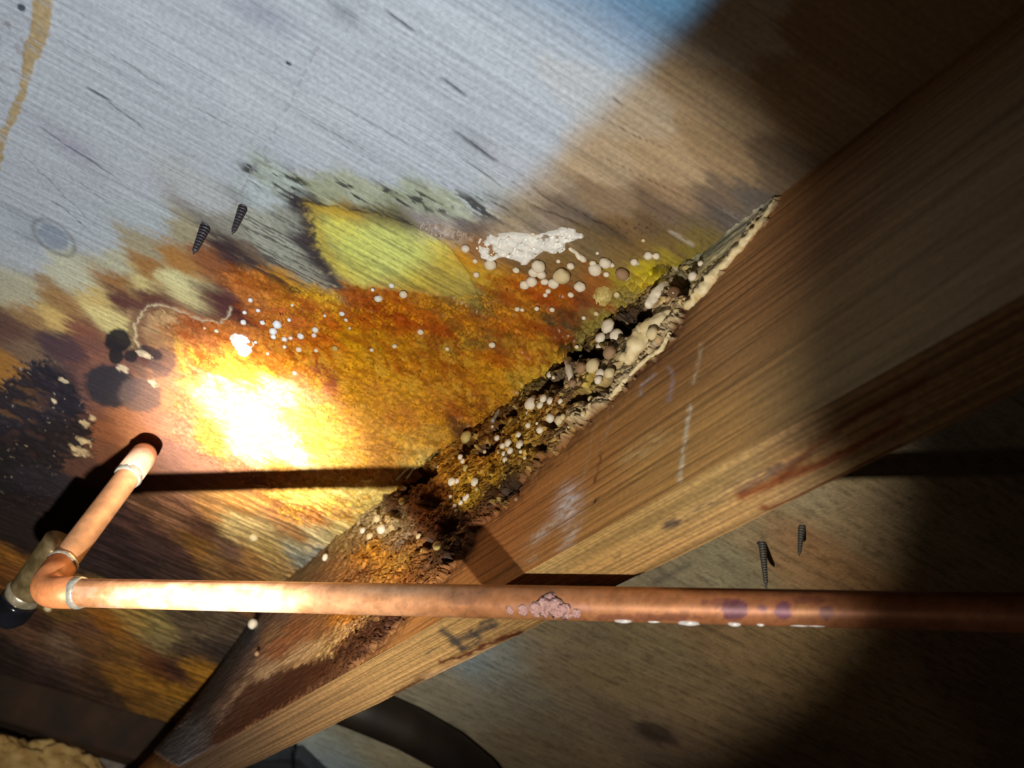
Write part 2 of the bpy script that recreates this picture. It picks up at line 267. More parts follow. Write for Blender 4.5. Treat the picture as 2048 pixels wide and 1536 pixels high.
# stain zone mask
ZONE = [(-400, 640), (0, 610), (150, 560), (300, 490), (400, 440), (520, 350), (640, 370), (820, 395), (960, 400), (1080, 440), (1180, 470), (1300, 450), (1420, 470), (1560, 395), (1300, 720), (900, 1200), (300, 1700), (-400, 1700)]
zd = polydist(Uw, Vw, ZONE); zone = sstep(-25, 25, zd)
ORG = [(300, 630), (340, 612), (400, 640), (455, 645), (470, 600), (420, 560), (460, 520), (560, 560), (640, 585), (690, 570), (760, 575), (850, 590), (950, 600), (980, 560), (1000, 540), (1100, 560), (1170, 590), (1160, 680), (1060, 800), (960, 870), (870, 940), (740, 1040), (580, 1050), (450, 950), (330, 880), (360, 740)]
od = polydist(U + wc * 30 + wa * 20, Vv + wc * 30, ORG); org = sstep(-8, 10, od)
YEL = [(604, 402), (690, 418), (790, 438), (850, 462), (905, 500), (940, 550), (975, 640), (900, 598), (800, 585), (690, 566), (660, 545), (632, 500)]
yd = polydist(U + wc * 16, Vv + wc * 16, YEL); ymask = sstep(-3, 8, yd) * (1 - sstep(900, 960, U) * .6)
col = lerp(col, (216, 204, 98), ymask * .6 * sstep(420, 465, Vv - (U - 700) * .18)); col = lerp(col, (232, 178, 36), np.exp(-((yd - 12) / 14) ** 2) * .5 * sstep(760, 660, U))
stq = fbm(a / 40, b / 1.8, 29, 3); col = lerp(col, (104, 90, 46), ymask * sstep(.60, .70, stq) * .42)
# --- fine fibres of the bleached face veneer
fib = fbm(a / 34, b / 0.75, 31, 4, 0.6); fib2 = fbm(a / 60, b / 0.35, 37, 3)
dark = sstep(0.60, 0.74, fib) * 0.26 + sstep(0.66, 0.76, fib2) * 0.16
fine = (1 - org)
col *= (1 - dark * fine * (0.45 + 0.55 * zone))[:, None]
# --- big grey smudges in the veneer
smn = .5 + .9 * fbm(a / 16, b / 1.2, 71)
for (sx, sy, ra, rb, amt, tint) in [(520, 25, 70, 26, .45, (110, 100, 110)), (690, 25, 40, 20, .5, (90, 90, 86)), (135, 285, 90, 18, .40, (120, 98, 108)), (950, 285, 50, 24, .35, (120, 108, 104)), (180, 345, 60, 14, .25, (120, 110, 108)),
        (1340, 60, 90, 40, .25, (100, 96, 96)), (400, 440, 60, 14, .45, (110, 96, 80)), (355, 400, 50, 9, .5, (120, 96, 76)), (330, 360, 40, 8, .3, (130, 106, 84)), (470, 385, 34, 18, .5, (120, 108, 92)), (505, 335, 14, 12, .55, (90, 86, 84)), (365, 320, 26, 14, .3, (150, 140, 110)), (1440, 430, 60, 30, .6, (84, 80, 84)), (1180, 445, 70, 16, .6, (70, 66, 66)), (1060, 440, 80, 12, .5, (84, 80, 76)), (1300, 400, 70, 26, .4, (100, 84, 70)), (1240, 470, 40, 12, .5, (70, 60, 56)),
        (45, 430, 50, 12, .35, (120, 118, 118)), (60, 480, 30, 14, .35, (120, 118, 112)), (20, 40, 40, 60, .2, (130, 116, 116))]:
    da = (U - sx) * math.cos(IA) + (Vv - sy) * math.sin(IA); db = -(U - sx) * math.sin(IA) + (Vv - sy) * math.cos(IA)
    k = np.exp(-((da + wb * 40) / ra) ** 2 - ((db + wa * 24) / rb) ** 2) * amt * smn
    col = lerp(col, tint, np.clip(k, 0, .9))
# --- checks (open cracks) along the grain
CR = [((172, 172), (222, 203), 2.2), ((205, 195), (292, 262), 1.2), ((768, 16), (838, 72), 2.0), ((880, 153), (934, 196), 2.2), ((905, 262), (998, 325), 2.4), ((915, 312), (1010, 378), 1.4), ((78, 255), (245, 365), 1.3), ((455, 330), (540, 395), .9), ((150, 60), (350, 190), .8), ((0, 270), (190, 450), .8), ((130, 345), (260, 440), .8), ((600, 230), (730, 300), .8), ((620, 180), (850, 310), .7), ((470, 300), (620, 380), .8), ((850, 345), (960, 410), .9), ((1225, 195), (1248, 210), 1.4), ((1190, 230), (1330, 300), 1.2), ((1180, 300), (1400, 410), 1.0), ((1060, 370), (1140, 430), 1.2), ((990, 340), (1090, 410), 1.0), ((650, 270), (760, 330), .8), ((760, 100), (860, 160), .8), ((1040, 400), (1200, 470), 1.4), ((1110, 400), (1260, 480), 1.2), ((380, 210), (470, 260), .9), ((100, 400), (180, 460), 1.0)]
ck = np.zeros_like(U)
for (p0, p1, wd) in CR:
    p0 = np.array(p0, float); p1 = np.array(p1, float); e = p1 - p0; ln = np.hypot(*e); e /= ln
    t = ((U - p0[0]) * e[0] + (Vv - p0[1]) * e[1]) / ln; off = -(U - p0[0]) * e[1] + (Vv - p0[1]) * e[0]
    tap = np.clip(1 - (2 * t - 1) ** 2, 0, 1); ck = np.maximum(ck, np.exp(-((off + (wb) * 9) / (wd * 1.1)) ** 2) * np.sqrt(tap) * min(1, wd / 1.6))
col = lerp(col, (34, 28, 28), np.clip(ck, 0, 1) * .9)
# --- pencil layout line
pl = linedist(U, Vv, [(470, 410), (505, 340), (560, 245), (612, 140), (640, 85)]); col = lerp(col, (110, 96, 90), np.exp(-(pl / 3.2) ** 2) * .35 * (fbm(x / 4, y / 4, 3) > .42))
# --- plugs and knots: grey football patch, small hole
def plug(cx, cy, ra, rb, ang):
    da = (U - cx) * math.cos(ang) + (Vv - cy) * math.sin(ang); db = -(U - cx) * math.sin(ang) + (Vv - cy) * math.cos(ang)
    return np.hypot(da / ra, db / rb)
q = plug(108, 475, 44, 23, math.radians(38)); col = lerp(col, (128, 130, 130), sstep(1.05, .7, q + wb * .5) * .7); col = lerp(col, (96, 90, 84), np.exp(-((q - 1.12) / .14) ** 2) * .5)
q2 = plug(578, 127, 7, 3.2, math.radians(25)); col = lerp(col, (60, 66, 66), sstep(1.15, .8, q2))
q3 = plug(43, 15, 9, 7, .6); col = lerp(col, (70, 72, 70), sstep(1.2, .8, q3))
# --- glue squeeze-out line down the left side
TAPE = [(72, -40), (110, -40), (104, 30), (96, 78), (80, 112), (70, 128), (56, 165), (50, 200), (40, 222), (22, 260), (10, 290), (0, 335), (-14, 335), (0, 262), (16, 235), (30, 205), (42, 165), (44, 130), (50, 95), (62, 60)]
td = polydist(U + wc * 12, Vv + wc * 12 + wb * 14, TAPE); tp = sstep(-2.5, 2.5, td) * (0.55 + 0.75 * sstep(.32, .6, fbm(a / 9, b / 2.2, 83)))
col = lerp(col, (168, 134, 82), np.clip(tp, 0, .95)); tp = np.clip(tp, 0, 1)
lft = np.exp(-((U - 20) / 30) ** 2) * sstep(300, 0, Vv) * sstep(.58, .7, fbm(x / 5, y / 5, 15)); col = lerp(col, (96, 70, 60), lft * .55)
# --- moss-like dark flecks in the fringe of the bleached veneer
fringe = sstep(.40, .54, fbm(a / 15, b / 3.2, 57, 3)) * np.exp(-(linedist(U, Vv, [(505, 340), (600, 372), (700, 385), (800, 395), (870, 405), (930, 410), (1000, 420)]) / 24) ** 2)
fl = fringe * sstep(.56, .66, fbm(a / 10, b / 2.3, 51, 3)); col = lerp(col, (112, 104, 58), np.clip(fringe * .45 * sstep(.4, .6, fbm(a / 16, b / 4, 55)), 0, 1)); col = lerp(col, (50, 44, 32), np.clip(fl * 1.2, 0, .9))
# --- dark brown step where the face veneer has lifted beside the yellow patch
ed = linedist(U + wc * 16, Vv + wc * 16, [(585, 392), (612, 425), (622, 470), (632, 510), (655, 545), (672, 570)]); col = lerp(col, (48, 36, 34), np.exp(-(ed / 13) ** 2) * sstep(.36, .55, fbm(x / 2.4, y / 2.4, 61)) * .9)
ed2 = linedist(U + wc * 16, Vv + wb * 16, [(585, 392), (660, 412), (740, 424), (800, 440), (850, 460)]); col = lerp(col, (58, 44, 30), np.exp(-(ed2 / 9) ** 2) * sstep(.4, .58, fbm(a / 7, b / 1.5, 63)) * .85)
ed3 = linedist(U + wc * 12, Vv + wc * 12, [(400, 455), (440, 482), (490, 515), (540, 550), (590, 585)]); col = lerp(col, (52, 34, 30), np.exp(-(ed3 / 11) ** 2) * sstep(.36, .55, fbm(a / 8, b / 1.6, 65)) * .85)
tongue = sstep(-6, 8, polydist(U + wa * 26 + wc * 8, Vv + wa * 16 + wc * 8, [(470, 430), (560, 420), (612, 440), (630, 520), (660, 560), (676, 578), (600, 590), (540, 540)]))
col = lerp(col, (60, 48, 40), tongue * sstep(.56, .66, fbm(a / 22, b / 1.1, 67)) * .75)
# --- tide line: pale curled edge of the crust
tl = linedist(U + wc * 12, Vv + wc * 12, [(290, 712), (272, 680), (270, 655), (288, 618), (305, 610), (340, 614), (375, 628), (405, 640), (438, 646), (455, 638), (462, 618)])
col = lerp(col, (90, 46, 38), np.exp(-((tl - 9) / 8) ** 2) * (1 - org) * .6); col = lerp(col, (214, 192, 146), np.exp(-(tl / 2.6) ** 2) * .8 * sstep(.25, .45, fbm(x / 5, y / 5, 119)))
# --- orange crust: golden granules, radiating drips, rust-red undertone
d1, d2, cid = cell(x / 2.6 + wc, y / 2.6 + wb, 5)
gold = org * sstep(.45, .62, fbm(x / 7, y / 7, 91)) * sstep(.15, .34, d2 - d1)
col = lerp(col, (226, 164, 28), np.clip(gold * .55 * sstep(1180, 900, U) * sstep(480, 620, U), 0, 1))
col *= (1 + org * ((cid - .5) * .55 - sstep(.16, .03, d2 - d1) * .30))[:, None]
red = org * sstep(.52, .68, fbm(a / 18, b / 7, 95)) * sstep(820, 700, Vv); col = lerp(col, (150, 66, 16), red * .55)
# drips hang across the grain, towards the bottom of the patch
ca2 = (U - 700) * 0.93 - (Vv - 780) * 0.30; cb2 = (U - 700) * 0.30 + (Vv - 780) * 0.93
dn = fbm(x / 16, y / 16, 98); drip = fbm((ca2 + wc * 22) / 7, (cb2 + wb * 60) / 26, 97, 4); dz = sstep(655, 730, Vv + dn * 60 - 30) * sstep(870, 780, Vv + dn * 90 - 45) * org * sstep(.36, .58, dn)
col = lerp(col, (126, 76, 22), np.clip(dz * sstep(.56, .70, drip) * .6, 0, 1)); col = lerp(col, (232, 186, 66), np.clip(dz * sstep(.50, .38, drip) * .45, 0, 1))
pits = org * sstep(.30, .20, d1) * (cid > .90) * sstep(.5, .62, fbm(x / 11, y / 11, 99)); col = lerp(col, (44, 28, 18), pits * .85)
# --- streaky rot lower left of the orange patch
low = sstep(960, 1010, Vv) * sstep(760, 700, U); st = fbm(a / 30, b / 2.0, 101, 4)
col *= (1 + low * (sstep(.45, .62, st) * .8 - .35))[:, None]
# --- black mould colonies
BM = [(10, 770), (40, 735), (95, 715), (150, 755), (165, 800), (186, 850), (180, 900), (130, 915), (118, 980), (70, 1010), (-60, 1010), (-60, 800)]
bm = sstep(-10, 9, polydist(U + wc * 44 + wb * 24, Vv + wc * 44, BM)) * (.72 + .4 * sstep(.25, .55, fbm(x / 9, y / 9, 103)))
col = lerp(col, (30, 27, 33), np.clip(bm, 0, .97))
bsp = bm * sstep(.76, .82, fbm(x / 4.5, y / 3.4, 107)); col = lerp(col, (150, 140, 124), np.clip(bsp, 0, .8))
for (sx, sy, ra, rb, ang, c, amt) in [(236, 682, 26, 24, 0, (24, 20, 22), .97), (232, 712, 15, 16, 0, (28, 24, 26), .95), (262, 712, 14, 12, 0, (30, 24, 28), .9), (222, 772, 54, 42, .3, (40, 38, 42), .95), (280, 790, 44, 34, .2, (96, 76, 68), .85), (325, 725, 26, 30, .3, (100, 74, 66), .7), (300, 705, 26, 12, .4, (40, 32, 36), .8), (150, 890, 30, 30, 0, (44, 36, 36), .5), (90, 960, 70, 30, .3, (40, 36, 44), .8), (120, 690, 50, 24, .5, (70, 48, 50), .6), (60, 1040, 130, 50, .2, (36, 28, 28), .75)]:
    q = plug(sx, sy, ra, rb, ang) + wc * .3; col = lerp(col, c, sstep(1.15, .85, q) * amt)
for (sx, sy, r) in [(245, 738, 10), (305, 765, 9), (172, 845, 8), (170, 880, 11), (160, 900, 16), (185, 835, 6), (290, 710, 12), (130, 760, 8), (110, 800, 5)]:
    q = plug(sx, sy, r * 1.4, r * .7, .5) + wc * 1.4; col = lerp(col, (206, 184, 146), sstep(1.1, .6, q) * .85)
# --- honeycombed soft rot beside the joist (greenish cells)
HC = [(1130, 668), (1190, 636), (1225, 590), (1250, 560), (1330, 530), (1400, 525), (1385, 590), (1330, 640), (1270, 650), (1215, 655), (1190, 700), (1150, 720), (1110, 720)]
hc = sstep(-8, 10, polydist(U + wc * 14, Vv + wc * 14, HC)); h1, h2, hid = cell(x / 5.0 + wc * .4, y / 5.0 + wc * .4, 13)
wall = sstep(.18, .05, h2 - h1); col *= (1 + hc * (wall * .6 - .22))[:, None]
# --- specks of dark grit near the joist
gr = sstep(.17, .10, cell(x / 4.2, y / 4.2, 23)[0]) * np.exp(-(((U - 1270) / 60) ** 2 + ((Vv - 455) / 22) ** 2)); col = lerp(col, (40, 30, 24), np.clip(gr, 0, 1) * .9)
ws = linedist(U, Vv, [(1340, 462), (1385, 490)]); col = lerp(col, (190, 186, 176), np.exp(-(ws / 4) ** 2) * .7 * (fbm(a / 8, b / .9, 33) > .45))
ws = linedist(U, Vv, [(1450, 415), (1490, 440)]); col = lerp(col, (150, 146, 142), np.exp(-(ws / 9) ** 2) * .45 * (fbm(a / 8, b / .9, 34) > .5))

# --- relief (mm, + = recessed upwards, - = proud towards the camera)
h = np.zeros_like(x)
h += (fib - .5) * -0.25 * (1 - org)
h += np.clip(ck, 0, 1) * 0.9
h += sstep(-2, 5, yd) * 1.5                     # lifted veneer gone here
h -= tongue * (0.9 + 1.2 * (fbm(a / 24, b / 1.5, 67) - .5))
h += org * (0.9 + (fbm(x / 3.0, y / 3.0, 111) - .5) * 2.0 + (fbm(x / 9, y / 9, 112) - .5) * 2.2) - gold * .5 + dz * (drip - .5) * 2.2
h -= np.exp(-(tl / 4.0) ** 2) * .8
h -= bm * (fbm(x / 4.5, y / 4.5, 113)) * 2.4
h += hc * (sstep(.0, .45, h2 - h1) * 1.6 - (1 - h1) * .4)
h += low * (st - .5) * -3.0
h -= tp * .5 * fbm(x / 2, y / 2, 114)
# sagging, spongy strip against the joist
sag = sstep(40, 6, y) * sstep(-60, 40, x) * sstep(520, 420, x); h -= sag * (fbm(x / 9, y / 9, 115) * 5.0 - 1.0)
for (cx, cy, ra, rb, dep) in [(1240, 640, 40, 14, 9), (1160, 730, 40, 26, 10), (1090, 780, 22, 16, 8), (1320, 545, 18, 14, 6), (1350, 560, 18, 22, 6), (880, 925, 40, 20, 5), (960, 870, 34, 14, 5), (1130, 700, 18, 10, 6), (1060, 800, 22, 14, 6)]:
    q = plug(cx, cy, ra, rb, -.5) + wc * .9; k = sstep(1.1, .7, q); h += k * dep; col = lerp(col, (40, 26, 16), k * .75)
h = np.where(y < 2 - lean(x), np.minimum(h, 2), h)
wet = np.clip(org * .9 + bm * .3 + low * .25 + hc * .4, 0, 1); grainy = np.clip(1 - org * .75 - bm * .6 - hc * .7, 0, 1)
M_SUB = surf_mat('stained_plywood', -GA, grain=(9.0, 420.0), grain_amt=.17, speck_amt=.16, bump=.16)
ceiling = empty('ceiling', (300, 0, 8), label='stained plywood subfloor seen from below', kind='structure')
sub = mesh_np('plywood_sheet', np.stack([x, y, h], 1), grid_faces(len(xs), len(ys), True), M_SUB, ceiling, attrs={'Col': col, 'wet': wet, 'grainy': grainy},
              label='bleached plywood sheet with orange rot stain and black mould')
subh = h.reshape(len(xs), len(ys))
def sub_h(px_, py_):
    i = np.clip(np.searchsorted(xs, px_), 0, len(xs) - 1); j = int(np.clip(np.searchsorted(sg, (py_ - YM[i]) / (760.0 - YM[i])), 0, len(ys) - 1)); return float(subh[i, j])

# ================================================================ SUBFLOOR (right bay)
xr = np.concatenate([np.linspace(-800, -336, 30), np.linspace(-330, 1010, 560)]); yr = np.concatenate([np.linspace(-1000, -710, 20), np.linspace(-700, -300, 140), np.linspace(-298, -36, 240)])
X0, Y0 = np.meshgrid(xr, yr, indexing='ij'); x = X0.ravel(); y = Y0.ravel()
P = proj(np.stack([x, y, np.zeros_like(x)], 1)); U = P[:, 0]; Vv = P[:, 1]
ag, bg_ = ab(x, y)
wa = fbm(ag / 60, bg_ / 12, 203) - .5; wc = fbm(x / 9, y / 9, 209) - .5
RB = [(1300, 1150, (140, 126, 104)), (1400, 1120, (146, 132, 106)), (1500, 1060, (150, 130, 100)), (1600, 1000, (150, 132, 104)), (1600, 1080, (140, 104, 72)), (1650, 1130, (140, 104, 70)), (1560, 1130, (146, 112, 78)), (1700, 1050, (130, 108, 80)), (1800, 1000, (120, 100, 78)), (1480, 1130, (140, 130, 104)), (1750, 960, (130, 112, 84)), (1900, 880, (110, 100, 84)), (2000, 1000, (110, 90, 70)), (2000, 1300, (110, 86, 64)),
      (1150, 1270, (130, 112, 88)), (1300, 1280, (132, 112, 84)), (1450, 1280, (140, 112, 80)), (1600, 1300, (140, 112, 78)), (1000, 1320, (124, 122, 116)), (950, 1310, (120, 128, 134)), (880, 1380, (126, 116, 100)), (1050, 1400, (120, 110, 96)), (1100, 1350, (130, 110, 86)), (1250, 1380, (136, 114, 84)), (1400, 1400, (134, 110, 82)), (1150, 1450, (128, 110, 88)), (1250, 1450, (110, 92, 80)), (1350, 1480, (120, 96, 76)), (1300, 1470, (96, 76, 64)), (1280, 1440, (150, 126, 96)), (1400, 1440, (140, 114, 84)), (1200, 1530, (126, 104, 80)), (1500, 1500, (120, 94, 70)), (1100, 1520, (124, 106, 84)), (700, 1470, (150, 148, 132)), (640, 1480, (156, 160, 156)), (760, 1500, (156, 144, 120)), (820, 1530, (160, 146, 120)), (690, 1440, (120, 100, 84)), (660, 1520, (150, 160, 168))]
col = splat(U + wa * 60 + wc * 24, Vv + wa * 36 + wc * 24, RB, math.radians(27), 2.0, 14)
fb = fbm(ag / 50, bg_ / 1.2, 231, 4, .6); col *= (1 - .35 * sstep(.52, .7, fb))[:, None]; col *= (.8 + .4 * fbm(x / 14, y / 14, 233))[:, None]; col = np.clip(col * np.array([1.7, 1.85, 1.9])[None], 0, .8)
def plug2(cx, cy, ra, rb, ang):
    da = (U - cx) * math.cos(ang) + (Vv - cy) * math.sin(ang); db = -(U - cx) * math.sin(ang) + (Vv - cy) * math.cos(ang); return np.hypot(da / ra, db / rb)
q = plug2(1312, 1468, 58, 22, .38) + wc * .4; col = lerp(col, (70, 56, 52), sstep(1.1, .5, q) * .8); q_ = plug2(1305, 1462, 74, 30, .38) + wc * .3; col = lerp(col, (150, 128, 100), np.exp(-((q_ - 1.0) / .12) ** 2) * .5)
col = lerp(col, (90, 88, 80), np.exp(-(linedist(U, Vv, [(1310, 1165), (1380, 1128)]) / 7) ** 2) * .5)
hr = (fb - .5) * -.4 + sstep(1, .4, q) * 1.0
hr = hr + 6.0 * ((x > 380) & (y > -110))
mesh_np('plywood_sheet', np.stack([x, y, hr], 1), grid_faces(len(xr), len(yr), True), surf_mat('grey_plywood', -GA, grain=(9, 200), grain_amt=.16, speck_amt=.2, bump=.2), ceiling,
        attrs={'Col': col, 'wet': np.zeros_like(x), 'grainy': np.ones_like(x)}, label='grey-brown plywood beyond the joist with a dark knot')
# solid backing of the sheets
def box(name, c0, c1, mat, parent=None, bev=0.0, **kw):
    bm_ = bmesh.new(); bmesh.ops.create_cube(bm_, size=1.0)
    for v in bm_.verts: v.co = Vector([c0[i] + (v.co[i] + .5) * (c1[i] - c0[i]) for i in range(3)])
    if bev: bmesh.ops.bevel(bm_, geom=bm_.edges[:], offset=bev, segments=2, affect='EDGES')
    me = bpy.data.meshes.new(name)
    for v in bm_.verts: v.co = W(v.co)
    bm_.to_mesh(me); bm_.free(); me.materials.append(mat); return link(bpy.data.objects.new(name, me), parent, **kw)
M_CORE = lump_mat('plywood_core', (90, 66, 44), (120, 92, 62), 60)
box('plywood_core', (-802, -1002, 14), (1012, 762, 20), M_CORE, ceiling)

# ================================================================ JOIST
H = 140.0
xj = [-300.0]
while xj[-1] < 985: xj.append(xj[-1] + 0.75 * max(1.0, (xj[-1] + 420) / 520.0))
xj = np.concatenate([np.linspace(-800, -304, 30), xj]); zj = np.linspace(1.5, -H, 250)
X0, Z0 = np.meshgrid(xj, zj, indexing='ij'); x = X0.ravel(); z = Z0.ravel()
P = proj(np.stack([x, -lean(x) * np.clip(1 + z / H, 0, 1), z], 1)); U = P[:, 0]; Vv = P[:, 1]
wa = fbm(x / 40, z / 6, 303) - .5; wb = fbm(x / 12, z / 5, 305) - .5; wc = fbm(x / 3.0, z / 3.0, 309) - .5
JS = [(1990, 200, (150, 112, 76)), (1900, 400, (150, 112, 76)), (1700, 350, (140, 104, 70)), (1600, 480, (134, 96, 64)), (1500, 600, (136, 98, 64)), (1700, 600, (150, 116, 78)), (1450, 700, (140, 106, 70)), (1600, 780, (150, 120, 82)), (1350, 720, (124, 86, 52)), (1300, 820, (144, 106, 64)), (1400, 860, (160, 124, 78)), (1250, 860, (146, 104, 62)), (1300, 940, (162, 124, 76)), (1200, 900, (150, 106, 60)), (1150, 950, (156, 108, 62)), (1180, 1030, (160, 118, 70)), (1080, 1020, (150, 100, 56)), (1080, 1090, (160, 112, 66)), (1020, 1060, (156, 100, 56)), (980, 1110, (160, 104, 58)), (930, 1140, (166, 112, 66)), (1240, 780, (70, 44, 28)), (1100, 930, (80, 48, 28)), (1010, 1030, (110, 64, 34)),
      (880, 1160, (170, 116, 66)), (840, 1230, (174, 122, 72)), (760, 1290, (176, 126, 78)), (700, 1330, (170, 122, 76)), (640, 1370, (150, 108, 68)),
      (560, 1400, (54, 32, 22)), (600, 1360, (70, 38, 24)), (520, 1440, (60, 38, 26)), (480, 1470, (70, 50, 40)), (640, 1340, (84, 40, 22)), (700, 1300, (90, 42, 22)), (750, 1270, (96, 46, 24)), (790, 1240, (90, 46, 26)),
      (540, 1340, (170, 140, 110)), (600, 1310, (186, 154, 116)), (500, 1380, (140, 110, 90)), (450, 1430, (120, 96, 84)), (420, 1450, (84, 70, 66)), (650, 1300, (196, 164, 110)), (700, 1270, (190, 150, 96)), (740, 1240, (170, 130, 84)),
      (470, 1320, (110, 90, 84)), (440, 1360, (84, 66, 60)), (410, 1400, (74, 60, 56)), (390, 1460, (96, 96, 104)), (490, 1280, (84, 84, 92)), (500, 1250, (60, 58, 62)), (460, 1300, (60, 54, 54)), (430, 1340, (66, 54, 50)),
      (540, 1270, (150, 116, 84)), (560, 1300, (156, 104, 70)), (600, 1260, (150, 100, 64)), (640, 1260, (150, 104, 66)), (620, 1230, (140, 100, 70)), (560, 1230, (120, 96, 80)), (680, 1230, (196, 130, 50)), (720, 1230, (200, 130, 44)), (650, 1230, (150, 110, 70)),
      (600, 1150, (120, 96, 64)), (650, 1120, (130, 104, 70)), (680, 1130, (150, 110, 66)), (640, 1160, (130, 96, 64)), (720, 1150, (150, 104, 60)), (740, 1120, (190, 130, 50)), (760, 1100, (206, 146, 40)), (720, 1090, (140, 110, 70)), (700, 1090, (150, 124, 76)), (750, 1060, (176, 160, 120)), (780, 1050, (196, 176, 130)), (800, 1080, (170, 150, 110)), (790, 1120, (200, 140, 46)), (820, 1130, (196, 150, 70)), (810, 1090, (130, 110, 96)), (840, 1100, (160, 110, 50)), (830, 1150, (180, 110, 44)), (860, 1130, (110, 70, 40)), (730, 1040, (170, 150, 110)),
      (820, 1000, (84, 46, 18)), (850, 1010, (96, 50, 16)), (880, 1040, (120, 62, 16)), (870, 1080, (70, 36, 14)), (900, 1080, (84, 44, 16)), (920, 1050, (110, 58, 16)), (950, 1040, (90, 48, 18)), (840, 970, (120, 76, 24)), (860, 990, (130, 74, 20)), (800, 1020, (70, 44, 22)), (900, 1110, (60, 34, 18)), (960, 1070, (120, 76, 40)),
      (900, 950, (170, 120, 30)), (920, 980, (190, 146, 40)), (950, 1000, (196, 156, 44)), (980, 960, (196, 150, 36)), (940, 930, (170, 120, 30)), (980, 920, (190, 130, 26)), (1000, 940, (200, 150, 30)), (890, 980, (150, 96, 30)), (960, 960, (196, 156, 50)), (1010, 900, (170, 120, 40)), (990, 1000, (90, 54, 24)), (1030, 970, (60, 40, 24)),
      (960, 900, (120, 80, 26)), (1000, 870, (110, 70, 24)), (1040, 830, (100, 66, 26)), (1030, 860, (170, 130, 44)), (1050, 880, (190, 150, 50)), (1080, 880, (170, 130, 46)), (1060, 910, (196, 160, 60)), (1040, 930, (150, 110, 40)), (1080, 910, (130, 90, 36)), (1110, 880, (150, 110, 50)), (1130, 870, (190, 160, 120)), (1110, 900, (120, 86, 56)),
      (1080, 830, (170, 130, 40)), (1100, 830, (150, 104, 34)), (1130, 820, (150, 100, 40)), (1110, 860, (120, 76, 30)), (1150, 860, (160, 120, 70)), (1170, 840, (196, 176, 140)), (1190, 820, (196, 170, 130)), (1080, 790, (110, 90, 44)), (1100, 770, (120, 104, 56)), (1120, 780, (90, 66, 40)), (1140, 770, (150, 130, 104)), (1160, 780, (190, 170, 140)), (1180, 780, (206, 180, 80)), (1170, 800, (170, 130, 50)), (1190, 790, (70, 46, 22)), (1150, 800, (80, 56, 26)), (1210, 790, (150, 130, 110)), (1230, 770, (200, 176, 140)), (1200, 770, (206, 180, 70)),
      (1110, 740, (40, 26, 16)), (1140, 710, (40, 26, 16)), (1180, 710, (60, 40, 20)), (1220, 720, (150, 130, 100)), (1240, 740, (160, 140, 110)), (1260, 740, (206, 190, 150)), (1200, 700, (120, 100, 50)), (1280, 700, (206, 190, 150)), (1300, 700, (196, 176, 130)), (1250, 680, (50, 34, 20)), (1290, 650, (60, 40, 22)), (1330, 650, (206, 184, 140)), (1320, 680, (190, 160, 110)), (1370, 600, (180, 150, 110)), (1350, 620, (200, 176, 136)),
      (1400, 570, (190, 176, 130)), (1430, 530, (196, 184, 140)), (1470, 490, (196, 186, 150)), (1510, 440, (190, 184, 160)), (1420, 510, (130, 136, 120)), (1450, 480, (120, 128, 118)), (1490, 450, (126, 128, 120)), (1530, 415, (150, 150, 140)), (1390, 560, (120, 110, 80))]
Ujw = U + wa * 26 + wc * 12; Vjw = Vv - wa * 18 + wb * 12 + wc * 10
LEAN = lean(x) * np.clip(1 + z / H, 0, 1)
ROT = [(1562, 392), (1530, 440), (1490, 490), (1440, 545), (1380, 612), (1335, 690), (1270, 750), (1225, 800), (1150, 870), (1090, 925), (1040, 980), (1000, 1020), (965, 1050), (935, 1100), (895, 1150), (860, 1190), (820, 1215), (807, 1236), (773, 1278), (708, 1338), (622, 1383), (513, 1448), (440, 1500), (370, 1545), (300, 1500), (372, 1440), (441, 1290), (591, 1140), (830, 930), (1060, 780), (1150, 690), (1506, 420), (1545, 380)]
rd = polydist(U + wc * 22 + wb * 10, Vv + wc * 22, ROT); rot_ = sstep(-1.5, 5, rd)
col = splat(Ujw, Vjw, JS, math.radians(-33), 1.5, 7.0); clean = splat(Ujw, Vjw, JS[:21] + JS[24:29], math.radians(-33), 1.5, 24.0); col = col * rot_[:, None] + clean * (1 - rot_)[:, None]
col = np.where(rot_[:, None] > .5, col, col * np.array([1.38, 1.38, 1.24])[None])
# clean sawn wood: grain lines running along the board
gf = fbm(x / 120 + .25 * fbm(x / 60, z / 30, 5), z / 2.2 + .01 * x, 321, 4, .6); gw = (1 - rot_)
col *= (1 - gw * .20 * sstep(.50, .70, gf))[:, None]; col *= (1 + gw * .16 * sstep(.45, .30, gf))[:, None]
cath = np.abs(((z * .055 + x * .004 + .9 * fbm(x / 160, z / 40, 325)) % 1.0) - .5); col *= (1 - gw * .20 * sstep(.12, .0, cath))[:, None]
# chalk and pencil marks on the side of the board
def chalk(pts, wd, c, amt, s):
    global col
    d = linedist(U + wc * 4, Vv + wc * 4, pts); col = lerp(col, c, np.clip(np.exp(-(d / wd) ** 2) * amt * gw * (0.35 + 1.1 * sstep(.35, .6, fbm(x / 1.6, z / 1.6, s))), 0, 1))
chalk([(1402, 690), (1394, 740), (1385, 765)], 4.0, (190, 172, 140), .8, 1)
chalk([(1380, 812), (1374, 850), (1366, 905), (1358, 962)], 4.5, (206, 194, 168), .95, 2)
chalk([(1280, 790), (1284, 770), (1300, 755), (1310, 748)], 4.0, (160, 150, 160), .55, 3); chalk([(1338, 735), (1346, 750), (1342, 785), (1335, 800)], 4.5, (164, 152, 160), .55, 4)
chalk([(1195, 905), (1222, 850), (1226, 815)], 3, (176, 150, 130), .35, 5); chalk([(1165, 960), (1180, 900), (1190, 830)], 2.4, (180, 150, 120), .4, 6)
